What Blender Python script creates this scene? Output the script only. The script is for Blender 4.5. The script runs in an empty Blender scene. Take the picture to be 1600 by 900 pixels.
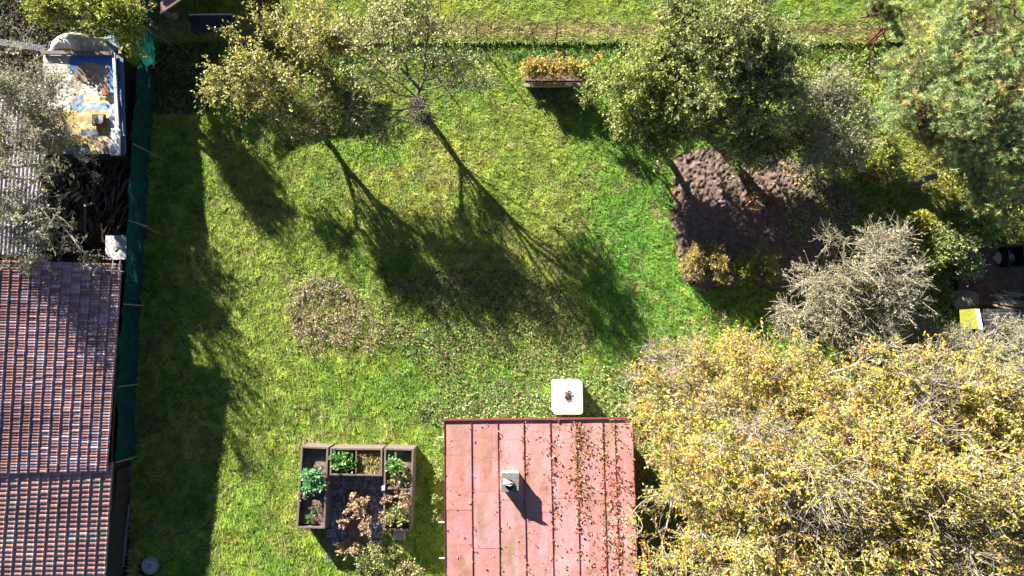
import bpy, math, random
import numpy as np
from mathutils import Vector
random.seed(7); RS = np.random.RandomState(11)
S = bpy.context.scene
COL = S.collection
# ------------------------------------------------------------------ camera
H = 25.0
cam_d = bpy.data.cameras.new('camera'); cam = bpy.data.objects.new('camera', cam_d); COL.objects.link(cam)
cam_d.sensor_width = 36; cam_d.lens = 24.0; cam_d.clip_end = 2000
TILT = math.atan(80/1066.67)
cam.location = (0, 0, H); cam.rotation_euler = (TILT, 0, 0)
S.camera = cam
# ------------------------------------------------------------------ world, sun, exposure
EL = math.radians(21.5); SX, SY = .6, -.8
w = bpy.data.worlds.new('World'); S.world = w; w.use_nodes = True
nt = w.node_tree; bg = nt.nodes['Background']
sky = nt.nodes.new('ShaderNodeTexSky'); sky.sky_type = 'NISHITA'; sky.sun_disc = False
sky.sun_elevation = EL; sky.sun_rotation = math.atan2(-SX, -SY); sky.air_density = .45; sky.dust_density = 0; sky.altitude = 1500
nt.links.new(sky.outputs[0], bg.inputs[0]); bg.inputs[1].default_value = 0.05
sd = bpy.data.lights.new('sun', 'SUN'); sun = bpy.data.objects.new('sun', sd); COL.objects.link(sun)
sd.energy = 5.0; sd.angle = math.radians(.5); sd.color = (1, .95, .86)
sun.rotation_euler = Vector((SX*math.cos(EL), SY*math.cos(EL), -math.sin(EL))).to_track_quat('-Z', 'Y').to_euler()
S.view_settings.view_transform = 'Standard'; S.view_settings.look = 'None'
S.view_settings.exposure = 2.08; S.view_settings.gamma = 1
S.render.engine = 'CYCLES'
# ------------------------------------------------------------------ helpers
ct, st = math.cos(TILT), math.sin(TILT)
def P(px, py, h=0.0):
    """survey of the photograph: pixel + height -> world point"""
    x, y, z = px-800., -(py-450.), -1066.67
    y, z = y*ct - z*st, y*st + z*ct
    t = (h-H)/z
    return np.array((x*t, y*t, h))
def UV(x, y, z=0.0):
    z = z-H
    yy = y*ct + z*st; zz = -y*st + z*ct
    return 800 + x*1066.67/(-zz), 450 - yy*1066.67/(-zz)
def PXM(h): return (H-h)/1066.67            # metres per photo pixel at height h

_NG = {}
def _ng(k):
    if k not in _NG: _NG[k] = np.random.RandomState(k).rand(256, 256)
    return _NG[k]
def vnoise(x, y, scale, seed=0, octaves=3):
    out = np.zeros_like(x, dtype=float); amp = 1.; tot = 0
    for o in range(octaves):
        g = _ng(seed*31+o*7+1)
        X = x/scale*(2**o)+37.3; Y = y/scale*(2**o)+11.7
        xi = np.floor(X).astype(int); yi = np.floor(Y).astype(int)
        fx = X-xi; fy = Y-yi; fx = fx*fx*(3-2*fx); fy = fy*fy*(3-2*fy)
        a = g[xi % 256, yi % 256]; b = g[(xi+1) % 256, yi % 256]; c = g[xi % 256, (yi+1) % 256]; d = g[(xi+1) % 256, (yi+1) % 256]
        out += amp*((a*(1-fx)+b*fx)*(1-fy)+(c*(1-fx)+d*fx)*fy); tot += amp; amp *= .55
    return out/tot
def inpoly(u, v, poly):
    r = np.zeros(np.shape(u), bool); n = len(poly)
    for i in range(n):
        x1, y1 = poly[i]; x2, y2 = poly[(i+1) % n]
        if y1 == y2: continue
        c = ((y1 > v) != (y2 > v)) & (u < (x2-x1)*(v-y1)/(y2-y1)+x1)
        r ^= c
    return r
def blob(u, v, cx, cy, rx, ry): return np.clip(1.4-1.0*np.sqrt(((u-cx)/rx)**2+((v-cy)/ry)**2), 0, 1)

def mat(name, col=(.5, .5, .5), rough=.8, attr=False, noise=0, nscale=8, transl=0, metal=0, bump=0, bscale=30, spec=.3, col2=None):
    m = bpy.data.materials.new(name); m.use_nodes = True
    t = m.node_tree; N = t.nodes; L = t.links; b = N['Principled BSDF']
    b.inputs['Roughness'].default_value = rough; b.inputs['Metallic'].default_value = metal
    b.inputs['Specular IOR Level'].default_value = spec
    b.inputs['Base Color'].default_value = (*col, 1)
    src = None
    if attr:
        a = N.new('ShaderNodeAttribute'); a.attribute_name = 'Col'; src = a.outputs['Color']
    tc = N.new('ShaderNodeTexCoord')
    if noise:
        nz = N.new('ShaderNodeTexNoise'); nz.inputs['Scale'].default_value = nscale; nz.inputs['Detail'].default_value = 8
        nz.inputs['Roughness'].default_value = .65
        L.new(tc.outputs['Object'], nz.inputs['Vector'])
        mx = N.new('ShaderNodeMix'); mx.data_type = 'RGBA'
        rp = N.new('ShaderNodeMapRange'); rp.inputs[1].default_value = .35; rp.inputs[2].default_value = .65
        L.new(nz.outputs['Fac'], rp.inputs[0]); L.new(rp.outputs[0], mx.inputs['Factor'])
        if src:
            ml = N.new('ShaderNodeMix'); ml.data_type = 'RGBA'; ml.blend_type = 'MULTIPLY'; ml.inputs['Factor'].default_value = 1
            mx.inputs['A'].default_value = (1-noise,)*3+(1,); mx.inputs['B'].default_value = (1+noise*.6,)*3+(1,)
            L.new(src, ml.inputs['A']); L.new(mx.outputs['Result'], ml.inputs['B']); src = ml.outputs['Result']
        else:
            c2 = col2 or tuple(c*(1-noise) for c in col)
            mx.inputs['A'].default_value = (*col, 1); mx.inputs['B'].default_value = (*c2, 1); src = mx.outputs['Result']
    if src: L.new(src, b.inputs['Base Color'])
    if bump:
        n2 = N.new('ShaderNodeTexNoise'); n2.inputs['Scale'].default_value = bscale; n2.inputs['Detail'].default_value = 6
        L.new(tc.outputs['Object'], n2.inputs['Vector'])
        bp = N.new('ShaderNodeBump'); bp.inputs['Strength'].default_value = bump; bp.inputs['Distance'].default_value = .03
        L.new(n2.outputs['Fac'], bp.inputs['Height']); L.new(bp.outputs[0], b.inputs['Normal'])
    if transl:
        tr = N.new('ShaderNodeBsdfTranslucent'); ms = N.new('ShaderNodeMixShader'); ms.inputs[0].default_value = transl
        if src: L.new(src, tr.inputs[0])
        else: tr.inputs[0].default_value = (*col, 1)
        L.new(b.outputs[0], ms.inputs[1]); L.new(tr.outputs[0], ms.inputs[2])
        L.new(ms.outputs[0], N['Material Output'].inputs[0])
    return m

def npmesh(name, V, F, m, parent=None, cols=None, smooth=False):
    """V (n,3) world coords, F (k,3|4) indices"""
    V = np.asarray(V, np.float32); F = np.asarray(F, np.int32)
    org = worg(parent)
    V = V-np.array(org, np.float32)
    me = bpy.data.meshes.new(name); k = F.shape[1]
    me.vertices.add(len(V)); me.vertices.foreach_set('co', V.ravel())
    me.loops.add(F.size); me.loops.foreach_set('vertex_index', F.ravel())
    me.polygons.add(len(F)); me.polygons.foreach_set('loop_start', np.arange(0, F.size, k, dtype=np.int32))
    me.polygons.foreach_set('loop_total', np.full(len(F), k, np.int32))
    if smooth: me.polygons.foreach_set('use_smooth', np.ones(len(F), bool))
    if cols is not None:
        a = me.attributes.new('Col', 'FLOAT_COLOR', 'POINT')
        c = np.ones((len(V), 4), np.float32); c[:, :3] = np.clip(cols, 0, 1); a.data.foreach_set('color', c.ravel())
    me.update(calc_edges=True); me.validate()
    o = bpy.data.objects.new(name, me); COL.objects.link(o); me.materials.append(m)
    if parent: o.parent = parent
    return o
def worg(o):
    v = Vector((0, 0, 0))
    while o: v += o.location; o = o.parent
    return tuple(v)
class MB:
    def __init__(s): s.v = []; s.f = []; s.c = []
    def add(s, vs, fs, c=(.5, .5, .5)):
        k = len(s.v); s.v += [tuple(map(float, v)) for v in vs]; s.f += [tuple(i+k for i in f) for f in fs]; s.c += [c]*len(vs)
    def prism(s, pts, z0, z1, c=(.5, .5, .5)):
        """pts: list of xyz or xy (ccw), extruded z0..z1; if z given as arrays use them as top offsets"""
        n = len(pts)
        b = [(p[0], p[1], z0) for p in pts]; t = [(p[0], p[1], z1) for p in pts]
        s.add(b+t, [tuple(range(n-1, -1, -1)), tuple(range(n, 2*n))]+[(i, (i+1) % n, n+(i+1) % n, n+i) for i in range(n)], c)
    def slab(s, pts3, th, c=(.5, .5, .5)):
        n = len(pts3); t = [tuple(p) for p in pts3]; b = [(p[0], p[1], p[2]-th) for p in pts3]
        s.add(b+t, [tuple(range(n-1, -1, -1)), tuple(range(n, 2*n))]+[(i, (i+1) % n, n+(i+1) % n, n+i) for i in range(n)], c)
    def box(s, cx, cy, z0, sx, sy, sz, rot=0, c=(.5, .5, .5)):
        cr, sr = math.cos(rot), math.sin(rot)
        pts = [(cx+a*sx/2*cr-b*sy/2*sr, cy+a*sx/2*sr+b*sy/2*cr) for a, b in ((-1, -1), (1, -1), (1, 1), (-1, 1))]
        s.prism(pts, z0, z0+sz, c)
    def bar(s, a, b, wd, th=None, c=(.5, .5, .5)):
        a = Vector(a); b = Vector(b); d = (b-a).normalized()
        up = Vector((0, 0, 1)) if abs(d.z) < .9 else Vector((1, 0, 0))
        x = d.cross(up).normalized()*wd/2; y = x.cross(d).normalized()*((th or wd)/2)
        vs = [p+i*x+j*y for p in (a, b) for i, j in ((-1, -1), (1, -1), (1, 1), (-1, 1))]
        s.add(vs, [(3, 2, 1, 0), (4, 5, 6, 7)]+[(i, (i+1) % 4, 4+(i+1) % 4, 4+i) for i in range(4)], c)
    def tube(s, pts, r, n=8, c=(.5, .5, .5), caps=True):
        rs = r if hasattr(r, '__len__') else [r]*len(pts)
        V = []; F = []
        for i, p in enumerate(pts):
            p = Vector(p); d = (Vector(pts[min(i+1, len(pts)-1)])-Vector(pts[max(i-1, 0)])).normalized()
            up = Vector((0, 0, 1)) if abs(d.z) < .9 else Vector((1, 0, 0))
            x = d.cross(up).normalized(); y = x.cross(d)
            V += [p+(x*math.cos(6.28318*k/n)+y*math.sin(6.28318*k/n))*rs[i] for k in range(n)]
        for i in range(len(pts)-1):
            F += [(i*n+k, i*n+(k+1) % n, (i+1)*n+(k+1) % n, (i+1)*n+k) for k in range(n)]
        if caps: F += [tuple(range(n-1, -1, -1)), tuple(range((len(pts)-1)*n, len(pts)*n))]
        s.add(V, F, c)
    def build(s, name, m, parent=None, bevel=0, smooth=False):
        org = worg(parent); me = bpy.data.meshes.new(name)
        me.from_pydata([(v[0]-org[0], v[1]-org[1], v[2]-org[2]) for v in s.v], [], s.f)
        a = me.attributes.new('Col', 'FLOAT_COLOR', 'POINT')
        c = np.ones((len(s.v), 4), np.float32); c[:, :3] = np.array(s.c); a.data.foreach_set('color', c.ravel())
        me.materials.append(m); me.update()
        if smooth: me.polygons.foreach_set('use_smooth', np.ones(len(me.polygons), bool))
        o = bpy.data.objects.new(name, me); COL.objects.link(o)
        if parent: o.parent = parent
        if bevel:
            b = o.modifiers.new('bevel', 'BEVEL'); b.width = bevel; b.segments = 2; b.limit_method = 'ANGLE'
        return o
def tag(o, label, cat=None, group=None, kind=None):
    if label: o['label'] = label
    if cat: o['category'] = cat
    if group: o['group'] = group
    if kind: o['kind'] = kind
    return o
def root(name, loc, label, cat, group=None):
    o = bpy.data.objects.new(name, None); COL.objects.link(o); o.location = tuple(map(float, loc)); o.empty_display_size = .3
    return tag(o, label, cat, group)
def struct(o, label=None):
    o['kind'] = 'structure'
    if label: o['label'] = label
    return o
def stuff(o, label, cat):
    return tag(o, label, cat, kind='stuff')

# ------------------------------------------------------------------ materials
M = {}
M['leaf'] = mat('leaf', attr=True, rough=.5, transl=.3, spec=.35)
M['grass'] = mat('grass', attr=True, rough=.55, transl=.35, spec=.25)
M['litter'] = mat('litter', attr=True, rough=.8, transl=.1)
M['bark'] = mat('bark', (.16, .13, .10), .9, noise=.5, nscale=14, bump=.6, bscale=40)
M['bark_grey'] = mat('bark_grey', (.25, .22, .175), .9, noise=.45, nscale=14, bump=.6, bscale=40)
M['bark_pale'] = mat('bark_pale', (.36, .31, .24), .9, noise=.35, nscale=14)
M['bark_pine'] = mat('bark_pine', (.20, .12, .08), .9, noise=.5, nscale=14, bump=.6, bscale=40)
M['stem'] = mat('stem', (.22, .17, .09), .9, noise=.4, nscale=20)
M['soil'] = mat('soil', (.25, .17, .135), .95, noise=.6, nscale=6, bump=.9, bscale=60)
M['ground'] = mat('ground', (.055, .085, .02), .95, noise=.5, nscale=2.5, bump=.8, bscale=40, col2=(.09, .08, .03))
M['ground_dry'] = mat('ground_dry', (.15, .13, .06), .95, noise=.4, nscale=3, bump=.8, bscale=40, col2=(.10, .11, .04))
M['yard'] = mat('yard', (.035, .028, .022), .95, noise=.5, nscale=3, bump=.9, bscale=30)
M['tile'] = mat('tile', attr=True, spec=.08, rough=.95, noise=.35, nscale=26, bump=.3, bscale=60)
M['attr'] = mat('attr', attr=True, rough=.8, noise=.25, nscale=20, bump=.2, bscale=60)
M['sheet'] = mat('sheet', attr=True, rough=.45, noise=.12, nscale=9, spec=.5)
M['net'] = mat('net', (.012, .10, .085), .7, noise=.5, nscale=3.5, transl=.4)
M['wood_grey'] = mat('wood_grey', (.20, .15, .135), .8, noise=.35, nscale=9, bump=.3, bscale=50)
M['wood_dark'] = mat('wood_dark', (.05, .035, .028), .85, noise=.4, nscale=9)
M['wood_pale'] = mat('wood_pale', (.36, .29, .215), .85, noise=.3, nscale=12)
M['rust'] = mat('rust', (.16, .055, .038), .85, noise=.5, nscale=20, bump=.3)
M['red_seam'] = mat('red_seam', (.24, .055, .045), .6, noise=.3, nscale=12)
M['white_plastic'] = mat('white_plastic', (.86, .86, .82), .4, noise=.06, nscale=5)
M['white_paint'] = mat('white_paint', (.50, .51, .54), .6, noise=.15, nscale=12)
M['concrete'] = mat('concrete', (.36, .34, .33), .9, noise=.35, nscale=18, bump=.5, bscale=60)
M['concrete_pale'] = mat('concrete_pale', (.62, .60, .60), .9, noise=.25, nscale=14, bump=.3)
M['stone'] = mat('stone', attr=True, rough=.75, noise=.4, nscale=30, bump=.5, bscale=70)
M['render'] = mat('render', (.45, .40, .34), .9, noise=.2, nscale=4)
M['dark'] = mat('dark', (.012, .012, .014), .6)
M['brick'] = mat('brick', (.36, .15, .09), .9, noise=.4, nscale=15)
M['dark_slat'] = mat('dark_slat', (.07, .08, .10), .8, noise=.4)
M['metal'] = mat('metal', (.45, .46, .48), .4, metal=.6, noise=.2)
M['blue_wood'] = mat('blue_wood', (.13, .19, .33), .7, noise=.35, nscale=8)
M['yellow'] = mat('yellow', (.36, .35, .05), .6, noise=.3, nscale=10)

# red metal roof: faded paint, blotches and streaks that run down each sheet
def red_roof():
    m = bpy.data.materials.new('red_metal'); m.use_nodes = True; t = m.node_tree; N = t.nodes; L = t.links; b = N['Principled BSDF']
    b.inputs['Roughness'].default_value = .55; b.inputs['Specular IOR Level'].default_value = .35
    tc = N.new('ShaderNodeTexCoord'); a = N.new('ShaderNodeAttribute'); a.attribute_name = 'Col'
    def noise(sc, det, vec=(1, 1, 1)):
        mp = N.new('ShaderNodeMapping'); mp.inputs['Scale'].default_value = vec; L.new(tc.outputs['Object'], mp.inputs[0])
        n = N.new('ShaderNodeTexNoise'); n.inputs['Scale'].default_value = sc; n.inputs['Detail'].default_value = det; n.inputs['Roughness'].default_value = .6
        L.new(mp.outputs[0], n.inputs['Vector']); return n.outputs['Fac']
    def mix(fac, lo, hi, A, B, amt=1.):
        r = N.new('ShaderNodeMapRange'); r.inputs[1].default_value = lo; r.inputs[2].default_value = hi; r.inputs[4].default_value = amt
        L.new(fac, r.inputs[0]); x = N.new('ShaderNodeMix'); x.data_type = 'RGBA'; L.new(r.outputs[0], x.inputs['Factor'])
        L.new(A, x.inputs['A']) if not isinstance(A, tuple) else setattr(x.inputs['A'], 'default_value', A)
        if isinstance(B, tuple): x.inputs['B'].default_value = B
        else: L.new(B, x.inputs['B'])
        return x.outputs['Result']
    c = mix(noise(1.3, 6, (1.6, .5, 1)), .42, .66, a.outputs['Color'], (.27, .155, .10, 1), .85)      # brown weathering
    c = mix(noise(2.2, 7, (1.5, .4, 1)), .52, .72, c, (.55, .33, .34, 1), .8)                          # chalky pale
    c = mix(noise(.8, 5, (1, 1, 1)), .5, .75, c, (.33, .23, .115, 1), .6)                              # yellowish lichen
    c = mix(noise(40, 4), .45, .75, c, (.22, .10, .085, 1), .35)
    L.new(c, b.inputs['Base Color'])
    bp = N.new('ShaderNodeBump'); bp.inputs['Strength'].default_value = .6; bp.inputs['Distance'].default_value = .05
    L.new(noise(1.8, 3), bp.inputs['Height']); L.new(bp.outputs[0], b.inputs['Normal'])
    return m
M['red_metal'] = red_roof()

# ------------------------------------------------------------------ ground
def ground_z(x, y): return np.zeros_like(x)
mb = MB(); mb.add([(-400, -400, -.06), (400, -400, -.06), (400, 400, -.06), (-400, 400, -.06)], [(0, 1, 2, 3)])
struct(mb.build('ground', M['ground']))
def grid_sheet(name, x0, x1, y0, y1, step, zf, m, parent=None, keep=None):
    xs = np.arange(x0, x1+step/2, step); ys = np.arange(y0, y1+step/2, step)
    X, Y = np.meshgrid(xs, ys); Z = zf(X, Y)
    V = np.stack([X.ravel(), Y.ravel(), Z.ravel()], 1); nx, ny = len(xs), len(ys)
    I = np.arange(nx*ny).reshape(ny, nx)
    F = np.stack([I[:-1, :-1].ravel(), I[:-1, 1:].ravel(), I[1:, 1:].ravel(), I[1:, :-1].ravel()], 1)
    if keep is not None:
        c = V[F].mean(1); F = F[keep(c[:, 0], c[:, 1])]
    return npmesh(name, V, F, m, parent)
EDGE = P(800, 68)[1]
struct(grid_sheet('lawn', -13.2, 24, -16, EDGE+.3, .2, lambda x, y: -.02+.05*vnoise(x, y, 1.2, 3), M['ground']))
mb = MB(); mb.prism([(P(249,0)[0], EDGE), (60, EDGE), (60, 60), (P(265,-80)[0], 60)], -.05, .16); struct(mb.build('meadow', M['ground_dry']))
mb = MB(); mb.prism([(-60, -40), (-13.3, -40), (-13.0, EDGE), (-12.9, 60), (-60, 60)], -.05, .02); struct(mb.build('yard_ground', M['yard']))

SOIL = [(1052, 248), (1052, 300), (1058, 385), (1068, 440), (1100, 452), (1160, 440), (1225, 450), (1300, 440), (1345, 330), (1270, 260), (1200, 243), (1130, 240), (1090, 235)]
def soil_z(x, y):
    c_ = vnoise(x, y, .17, 6, 2); return .02+.09*vnoise(x, y, .4, 5, 4)+.10*np.clip(c_-.5, 0, 1)+.07*vnoise(x, y, .085, 7, 1)+.05*vnoise(x, y, 1.5, 8)
def keep_soil(x, y):
    u, v = UV(x, y); j = 34*(vnoise(x, y, .5, 21)-.5); j2 = 30*(vnoise(x, y, .4, 23)-.5); return inpoly(u+j, v+j2, SOIL)
struct(grid_sheet('garden_soil', P(1040, 0)[0], P(1360, 0)[0], P(0, 460)[1], P(0, 225)[1], .035, soil_z, M['soil'], keep=keep_soil))
SOIL2 = [(1500, 400), (1530, 380), (1640, 385), (1660, 490), (1560, 482), (1500, 480), (1480, 440)]
def keep2(x, y):
    u, v = UV(x, y); j = 16*(vnoise(x, y, .5, 22)-.5); return inpoly(u+j, v+j, SOIL2)
struct(grid_sheet('bare_soil', P(1470, 0)[0], P(1670, 0)[0], P(0, 495)[1], P(0, 370)[1], .04, lambda x, y: soil_z(x, y)+.01,
                  mat('soil_brown', (.23, .13, .08), .95, noise=.5, nscale=5, bump=.9, bscale=60), keep=keep2))

# ------------------------------------------------------------------ vegetation builders
def pick(pal, n, rs):
    cs = np.array([p[:3] for p in pal]); wt = np.array([p[3] for p in pal], float); wt /= wt.sum()
    return cs[rs.choice(len(cs), n, p=wt)]
def leaves(pos, dirs, nrm, ln, wd):
    """folded rhombic leaves; pos = base point"""
    side = np.cross(dirs, nrm); side /= np.linalg.norm(side, axis=1, keepdims=True)+1e-9
    n2 = np.cross(side, dirs)
    l = ln[:, None]; w_ = wd[:, None]
    a = pos; b = pos+dirs*l*.45+side*w_*.5+n2*w_*.12; c = pos+dirs*l-n2*l*.12; d = pos+dirs*l*.45-side*w_*.5+n2*w_*.12
    V = np.stack([a, b, c, d], 1).reshape(-1, 3)
    F = np.arange(len(V)).reshape(-1, 4)
    return V, F
def unit(v): return v/(np.linalg.norm(v, axis=1, keepdims=True)+1e-9)
def tubes(A, B, ra, rb, n=4):
    """many straight tapered tubes at once"""
    A = np.asarray(A); B = np.asarray(B); d = unit(B-A)
    up = np.tile(np.array([0, 0, 1.]), (len(A), 1)); up[np.abs(d[:, 2]) > .9] = (1, 0, 0)
    x = unit(np.cross(d, up)); y = np.cross(x, d)
    V = []
    for k in range(n):
        c, s_ = math.cos(2*math.pi*k/n), math.sin(2*math.pi*k/n)
        V.append(A+(x*c+y*s_)*np.asarray(ra)[:, None])
    for k in range(n):
        c, s_ = math.cos(2*math.pi*k/n), math.sin(2*math.pi*k/n)
        V.append(B+(x*c+y*s_)*np.asarray(rb)[:, None])
    V = np.stack(V, 1); m_ = len(A); base = np.arange(m_)[:, None]*2*n
    F = np.concatenate([np.concatenate([base+k, base+(k+1) % n, base+n+(k+1) % n, base+n+k], 1) for k in range(n)], 0)
    return V.reshape(-1, 3), F

def tree(name, label, base, lobes, pal, npts=260, twigs=5, lpt=8, leaf=(.07, .04), fork=.25, trunk_r=.13, bark='bark', seed=1,
         twig_len=.45, bare=0., cat='tree', group=None, zsq=.8, shell=.5, clump=.25, up=.6, twig_r=.006, mat_leaf='leaf', needle=False, carve=1.0, keepf=.58, bare_noise=0., fan=.5):
    rs = np.random.RandomState(seed)
    B = P(*base, 0.); r = root(name, B, label, cat, group)
    cen = []; rad = []
    for (px, py, z, rp) in lobes: cen.append(P(px, py, z)); rad.append(rp*PXM(z))
    cen = np.array(cen); rad = np.array(rad); wts = rad**2.3; wts /= wts.sum()
    big_n = npts*4; k = rs.choice(len(cen), big_n, p=wts)
    d = unit(rs.randn(big_n, 3)); rr = rs.rand(big_n)**shell; rr = np.where(rs.rand(big_n) < .14, rr*1.28, rr)
    pts = cen[k]+d*rr[:, None]*rad[k][:, None]*np.array([1, 1, zsq])
    cn = vnoise(pts[:, 0]+pts[:, 2]*.7, pts[:, 1]-pts[:, 2]*.6, carve, seed+200, 2)+.04*rs.randn(big_n)
    pts = pts[np.argsort(-cn)[:int(big_n*keepf)]]; pts = pts[rs.permutation(len(pts))[:npts]]
    pts[:, 2] = np.maximum(pts[:, 2], .25)
    zt = cen[:, 2].mean(); hub = B+(cen.mean(0)-B)*np.array([fork*.8, fork*.8, 0])+np.array([0, 0, zt*fork*1.4])
    # trunk nodes
    nodes = [B-np.array([0, 0, .1]), B+(hub-B)*.35+rs.randn(3)*.04, B+(hub-B)*.7+rs.randn(3)*.05, hub]; par = [-1, 0, 1, 2]; plen = [0, .3, .6, .9]
    tips = []
    order = np.argsort(np.linalg.norm(pts-hub, axis=1))
    NA = np.array(nodes); PL = np.array(plen)
    bufN = np.zeros((npts*5+10, 3)); bufL = np.zeros(npts*5+10); n = 4; bufN[:4] = NA; bufL[:4] = PL
    for i in order:
        p = pts[i]; dd = np.linalg.norm(bufN[2:n]-p, axis=1); cost = dd+fan*bufL[2:n]+.6*np.maximum(0, bufN[2:n, 2]-p[2])
        j = int(np.argmin(cost))+2; q = bufN[j]; L = np.linalg.norm(p-q); ns = max(1, min(4, int(L/.45)+1)); prev = j
        perp = rs.randn(3)*L*.07
        for s_ in range(1, ns+1):
            f = s_/ns; pos = q+(p-q)*f+perp*math.sin(math.pi*f)+np.array([0, 0, .10*L*math.sin(math.pi*f)])
            bufN[n] = pos; bufL[n] = bufL[prev]+L/ns; par.append(prev); prev = n; n += 1
        tips.append(prev)
    nodes = bufN[:n]; par = np.array(par)
    q = np.zeros(n); q[tips] += 1
    for i in range(n-1, 0, -1): q[par[i]] += q[i]
    rad_n = trunk_r*(np.maximum(q, 1)/q[0])**.43
    A = nodes[par[1:]]; Bn = nodes[1:]
    istr = np.arange(1, n) <= 3
    V, F = tubes(A[istr], Bn[istr], rad_n[par[1:]][istr], rad_n[1:][istr], 9); npmesh('trunk', V, F, M[bark], r, smooth=True)
    V, F = tubes(A[~istr], Bn[~istr], np.minimum(rad_n[par[1:]], rad_n[1:]*1.5)[~istr], rad_n[1:][~istr], 5)
    # twigs
    tp = nodes[tips]; nt_ = len(tp)*twigs
    start = np.repeat(tp, twigs, 0)-np.repeat(unit(tp-nodes[par[tips]]), twigs, 0)*rs.rand(nt_, 1)*.2
    outd = unit(np.repeat(unit(tp-cen.mean(0)), twigs, 0)*.5+rs.randn(nt_, 3)*.8+np.array([0, 0, .25]))
    tl = twig_len*(.5+rs.rand(nt_)); end = start+outd*tl[:, None]
    V2, F2 = tubes(start, end, np.full(nt_, twig_r*1.3), np.full(nt_, twig_r*.5), 3)
    # side twiglets
    s2 = start+outd*(tl*rs.uniform(.3, .8, nt_))[:, None]; e2 = s2+unit(outd+rs.randn(nt_, 3)*.8)*(tl*.5)[:, None]
    V3, F3 = tubes(s2, e2, np.full(nt_, twig_r), np.full(nt_, twig_r*.4), 3)
    npmesh('branches', np.concatenate([V, V2, V3]), np.concatenate([F, F2+len(V), F3+len(V)+len(V2)]), M[bark], r)
    # leaves
    if lpt > 0:
        live = rs.rand(nt_) > bare
        if bare_noise: live &= ~(vnoise(start[:, 0], start[:, 1], 1.3, seed+300, 3)+.08*rs.randn(nt_) < bare_noise)
        idx = np.repeat(np.where(live)[0], lpt); m_ = len(idx)
        t = rs.rand(m_)**.7; use2 = rs.rand(m_) < .4
        pos = np.where(use2[:, None], s2[idx]+(e2-s2)[idx]*t[:, None], start[idx]+(end-start)[idx]*t[:, None])+rs.randn(m_, 3)*.025
        dr = unit(outd[idx]*.6+rs.randn(m_, 3)*.8); nr = unit(rs.randn(m_, 3)*.7+np.array([-.1, .15, up]))
        ln = leaf[0]*(.6+.8*rs.rand(m_)); wd = leaf[1]*(.6+.8*rs.rand(m_))
        pcol = pick(pal, len(tp), rs); lc = pcol[idx//twigs]; own = pick(pal, m_, rs); mixm = rs.rand(m_) < .45
        lc = np.where(mixm[:, None], own, lc)*(1+clump*(rs.rand(len(tp))[idx//twigs]-.5))[:, None]*(.75+.5*rs.rand(m_, 1))
        V, F = leaves(pos, dr, nr, ln, wd)
        npmesh('crown', V, F, M[mat_leaf], r, cols=np.repeat(lc, 4, 0))
    return r

def plant(name, label, px, py, h, rad, pal, stems=14, lps=14, leaf=(.07, .04), seed=1, cat='plant', group=None, lean=.8, z0=0., stem_mat='stem', stem_r=.006, droop=.15, thick=1):
    rs = np.random.RandomState(seed); B = P(px, py, z0); r = root(name, B, label, cat, group)
    A = []; Bb = []; ra = []; rb = []; lp = []; ld = []
    for i in range(stems):
        a = rs.rand()*6.283; q = math.sqrt(rs.rand())*rad*lean; s = B+np.array([math.cos(a)*q*.25, math.sin(a)*q*.25, 0])
        e = B+np.array([math.cos(a)*q, math.sin(a)*q, h*(.55+.5*rs.rand())]); mid = (s+e)/2+np.array([0, 0, h*.12])+rs.randn(3)*.03
        pts = [s, mid, e, e+np.array([math.cos(a), math.sin(a), -droop*2])*rad*.22]
        for k in range(3):
            A.append(pts[k]); Bb.append(pts[k+1]); ra.append(stem_r*(1-.25*k)); rb.append(stem_r*(.75-.2*k))
        for t in rs.uniform(.6, 3., lps):
            k = min(2, int(t)); f = t-k; p = pts[k]*(1-f)+pts[k+1]*f; o = rs.randn(3)
            lp.append(p+o*rad*.06*thick); ld.append(np.array([math.cos(a), math.sin(a), .2])*.4+o)
    V, F = tubes(np.array(A), np.array(Bb), np.array(ra), np.array(rb), 4); npmesh('stems', V, F, M[stem_mat], r)
    lp = np.array(lp); lp[:, 2] = np.maximum(lp[:, 2], z0+.02); m_ = len(lp)
    V, F = leaves(lp, unit(np.array(ld)), unit(rs.randn(m_, 3)*.6+np.array([0, 0.1, .8])), leaf[0]*(.6+.8*rs.rand(m_)), leaf[1]*(.6+.8*rs.rand(m_)))
    c = pick(pal, m_, rs)*(.7+.6*rs.rand(m_, 1))
    npmesh('leaves', V, F, M['leaf'], r, cols=np.repeat(c, 4, 0))
    return r

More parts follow.
